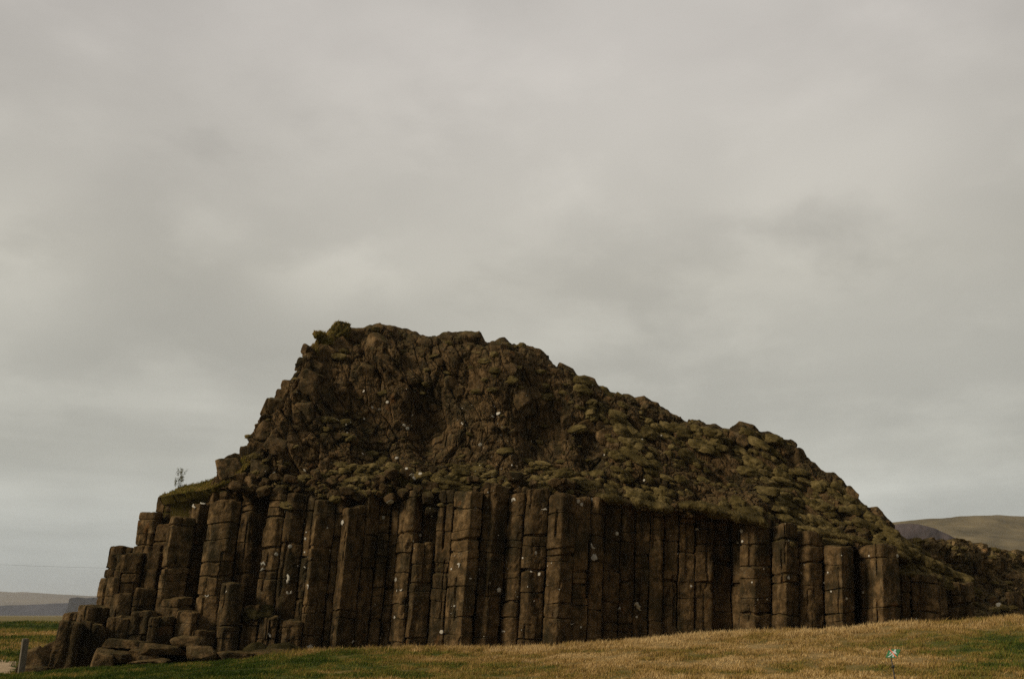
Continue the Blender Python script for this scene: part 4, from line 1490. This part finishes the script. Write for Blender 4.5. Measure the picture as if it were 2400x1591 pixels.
def ridge(name, crest, base_py, Yb, Yc, mat, seed, amp, nu=220, nv=26, power=0.8):
    rows = [np.concatenate([P(a, base_py, Yb), P(a, b_, Yc)]) for a, b_ in crest]
    rows = lerp_rows(rows, nu)
    B, C = rows[:, :3], rows[:, 3:]
    vv = np.linspace(0, 1, nv)[:, None, None]
    pos = B[None] + (C - B)[None] * vv
    pos[..., 1] = B[None, :, 1] + (C - B)[None, :, 1] * (vv[..., 0] ** power)
    pp = pos.reshape(-1, 3)
    pp[:, 2] += amp * fbm(pp / (amp * 14), 5, seed) * np.clip(np.repeat(np.linspace(0, 1, nv), nu) * 2, 0, 1)
    pp[:, 1] += amp * 4 * fbm(pp / (amp * 9) + 5, 4, seed + 3)
    pos = pp.reshape(nv, nu, 3)
    pos[0, :, 2] = -2
    backs = []
    for f_, dz in ((0.10, 0.02), (0.3, 0.25), (0.5, 1.0)):
        b_ = pos[-1].copy()
        b_[:, 1] += f_ * (Yc - Yb + 200)
        b_[:, 2] = b_[:, 2] * (1 - dz) - 2 * dz
        backs.append(b_)
    pos = np.concatenate([pos, np.array(backs)], 0)
    o = place(name, mesh_np(name, pos.reshape(-1, 3), [grid_faces(pos.shape[0], nu)], True), mat, None, (float(B[:, 0].mean()), Yb, 0))
    return tag(o, kind='structure')


ridge('hill', [(1750, 1265), (1900, 1245), (2040, 1228), (2110, 1222), (2180, 1215), (2260, 1208), (2330, 1204), (2400, 1208), (2520, 1214), (2800, 1240), (3300, 1330), (3900, 1440)],
      1440, 620, 980, hill_material('hill_heath', (0.075, 0.060, 0.030), (0.20, 0.155, 0.080), 0.03), 3, 2.2)
ridge('hill', [(1700, 1330), (1850, 1270), (1980, 1246), (2060, 1233), (2110, 1230), (2150, 1231), (2190, 1238), (2212, 1248), (2235, 1262), (2290, 1290), (2360, 1400)],
      1440, 560, 640, hill_material('hill_scree', (0.030, 0.024, 0.026), (0.10, 0.075, 0.07), 0.03), 5, 2.0, power=0.5)
ridge('hills', [(-1500, 1370), (-900, 1385), (-300, 1381), (0, 1386), (60, 1387), (120, 1391), (180, 1394), (260, 1398), (420, 1404), (700, 1415), (1100, 1425)],
      1440, 3300, 4600, hill_material('far_moor', (0.11, 0.085, 0.06), (0.19, 0.15, 0.10), 0.004), 7, 4.0)
ridge('hills', [(-1500, 1425), (-700, 1422), (-200, 1420), (0, 1419), (60, 1417), (120, 1414), (170, 1412), (230, 1412), (400, 1416)],
      1437, 2300, 2420, hill_material('far_scarp', (0.024, 0.024, 0.036), (0.060, 0.055, 0.070), 0.012), 9, 2.5, power=0.4)
ridge('hills', [(150, 1436), (160, 1418), (164, 1401), (170, 1399), (184, 1398), (190, 1401), (205, 1400), (250, 1398), (330, 1396), (480, 1396), (700, 1400), (800, 1430)],
      1438, 1900, 1990, hill_material('table_mountain', (0.006, 0.005, 0.008), (0.020, 0.016, 0.020), 0.012), 11, 1.6, power=0.35)

# ------------------------------------------------------------------ air
hv = np.array([(x, y, z) for z in (-6, 150) for x, y in ((-6900, -60), (6900, -60), (6900, 7900), (-6900, 7900))], float)
hf = np.array([(3, 2, 1, 0), (4, 5, 6, 7), (0, 1, 5, 4), (1, 2, 6, 5), (2, 3, 7, 6), (3, 0, 4, 7)])
m, t = new_mat('haze')
pv = t.n('ShaderNodeVolumePrincipled', ins={'Color': (0.80, 0.86, 0.94, 1), 'Density': 0.0001, 'Anisotropy': 0.0})
o_ = t.n('ShaderNodeOutputMaterial')
t.link(pv.outputs[0], o_.inputs['Volume'])
tag(place('haze', mesh_np('haze', hv, [hf]), m), 'pale bluish haze in the air over the plain', 'haze', kind='stuff')
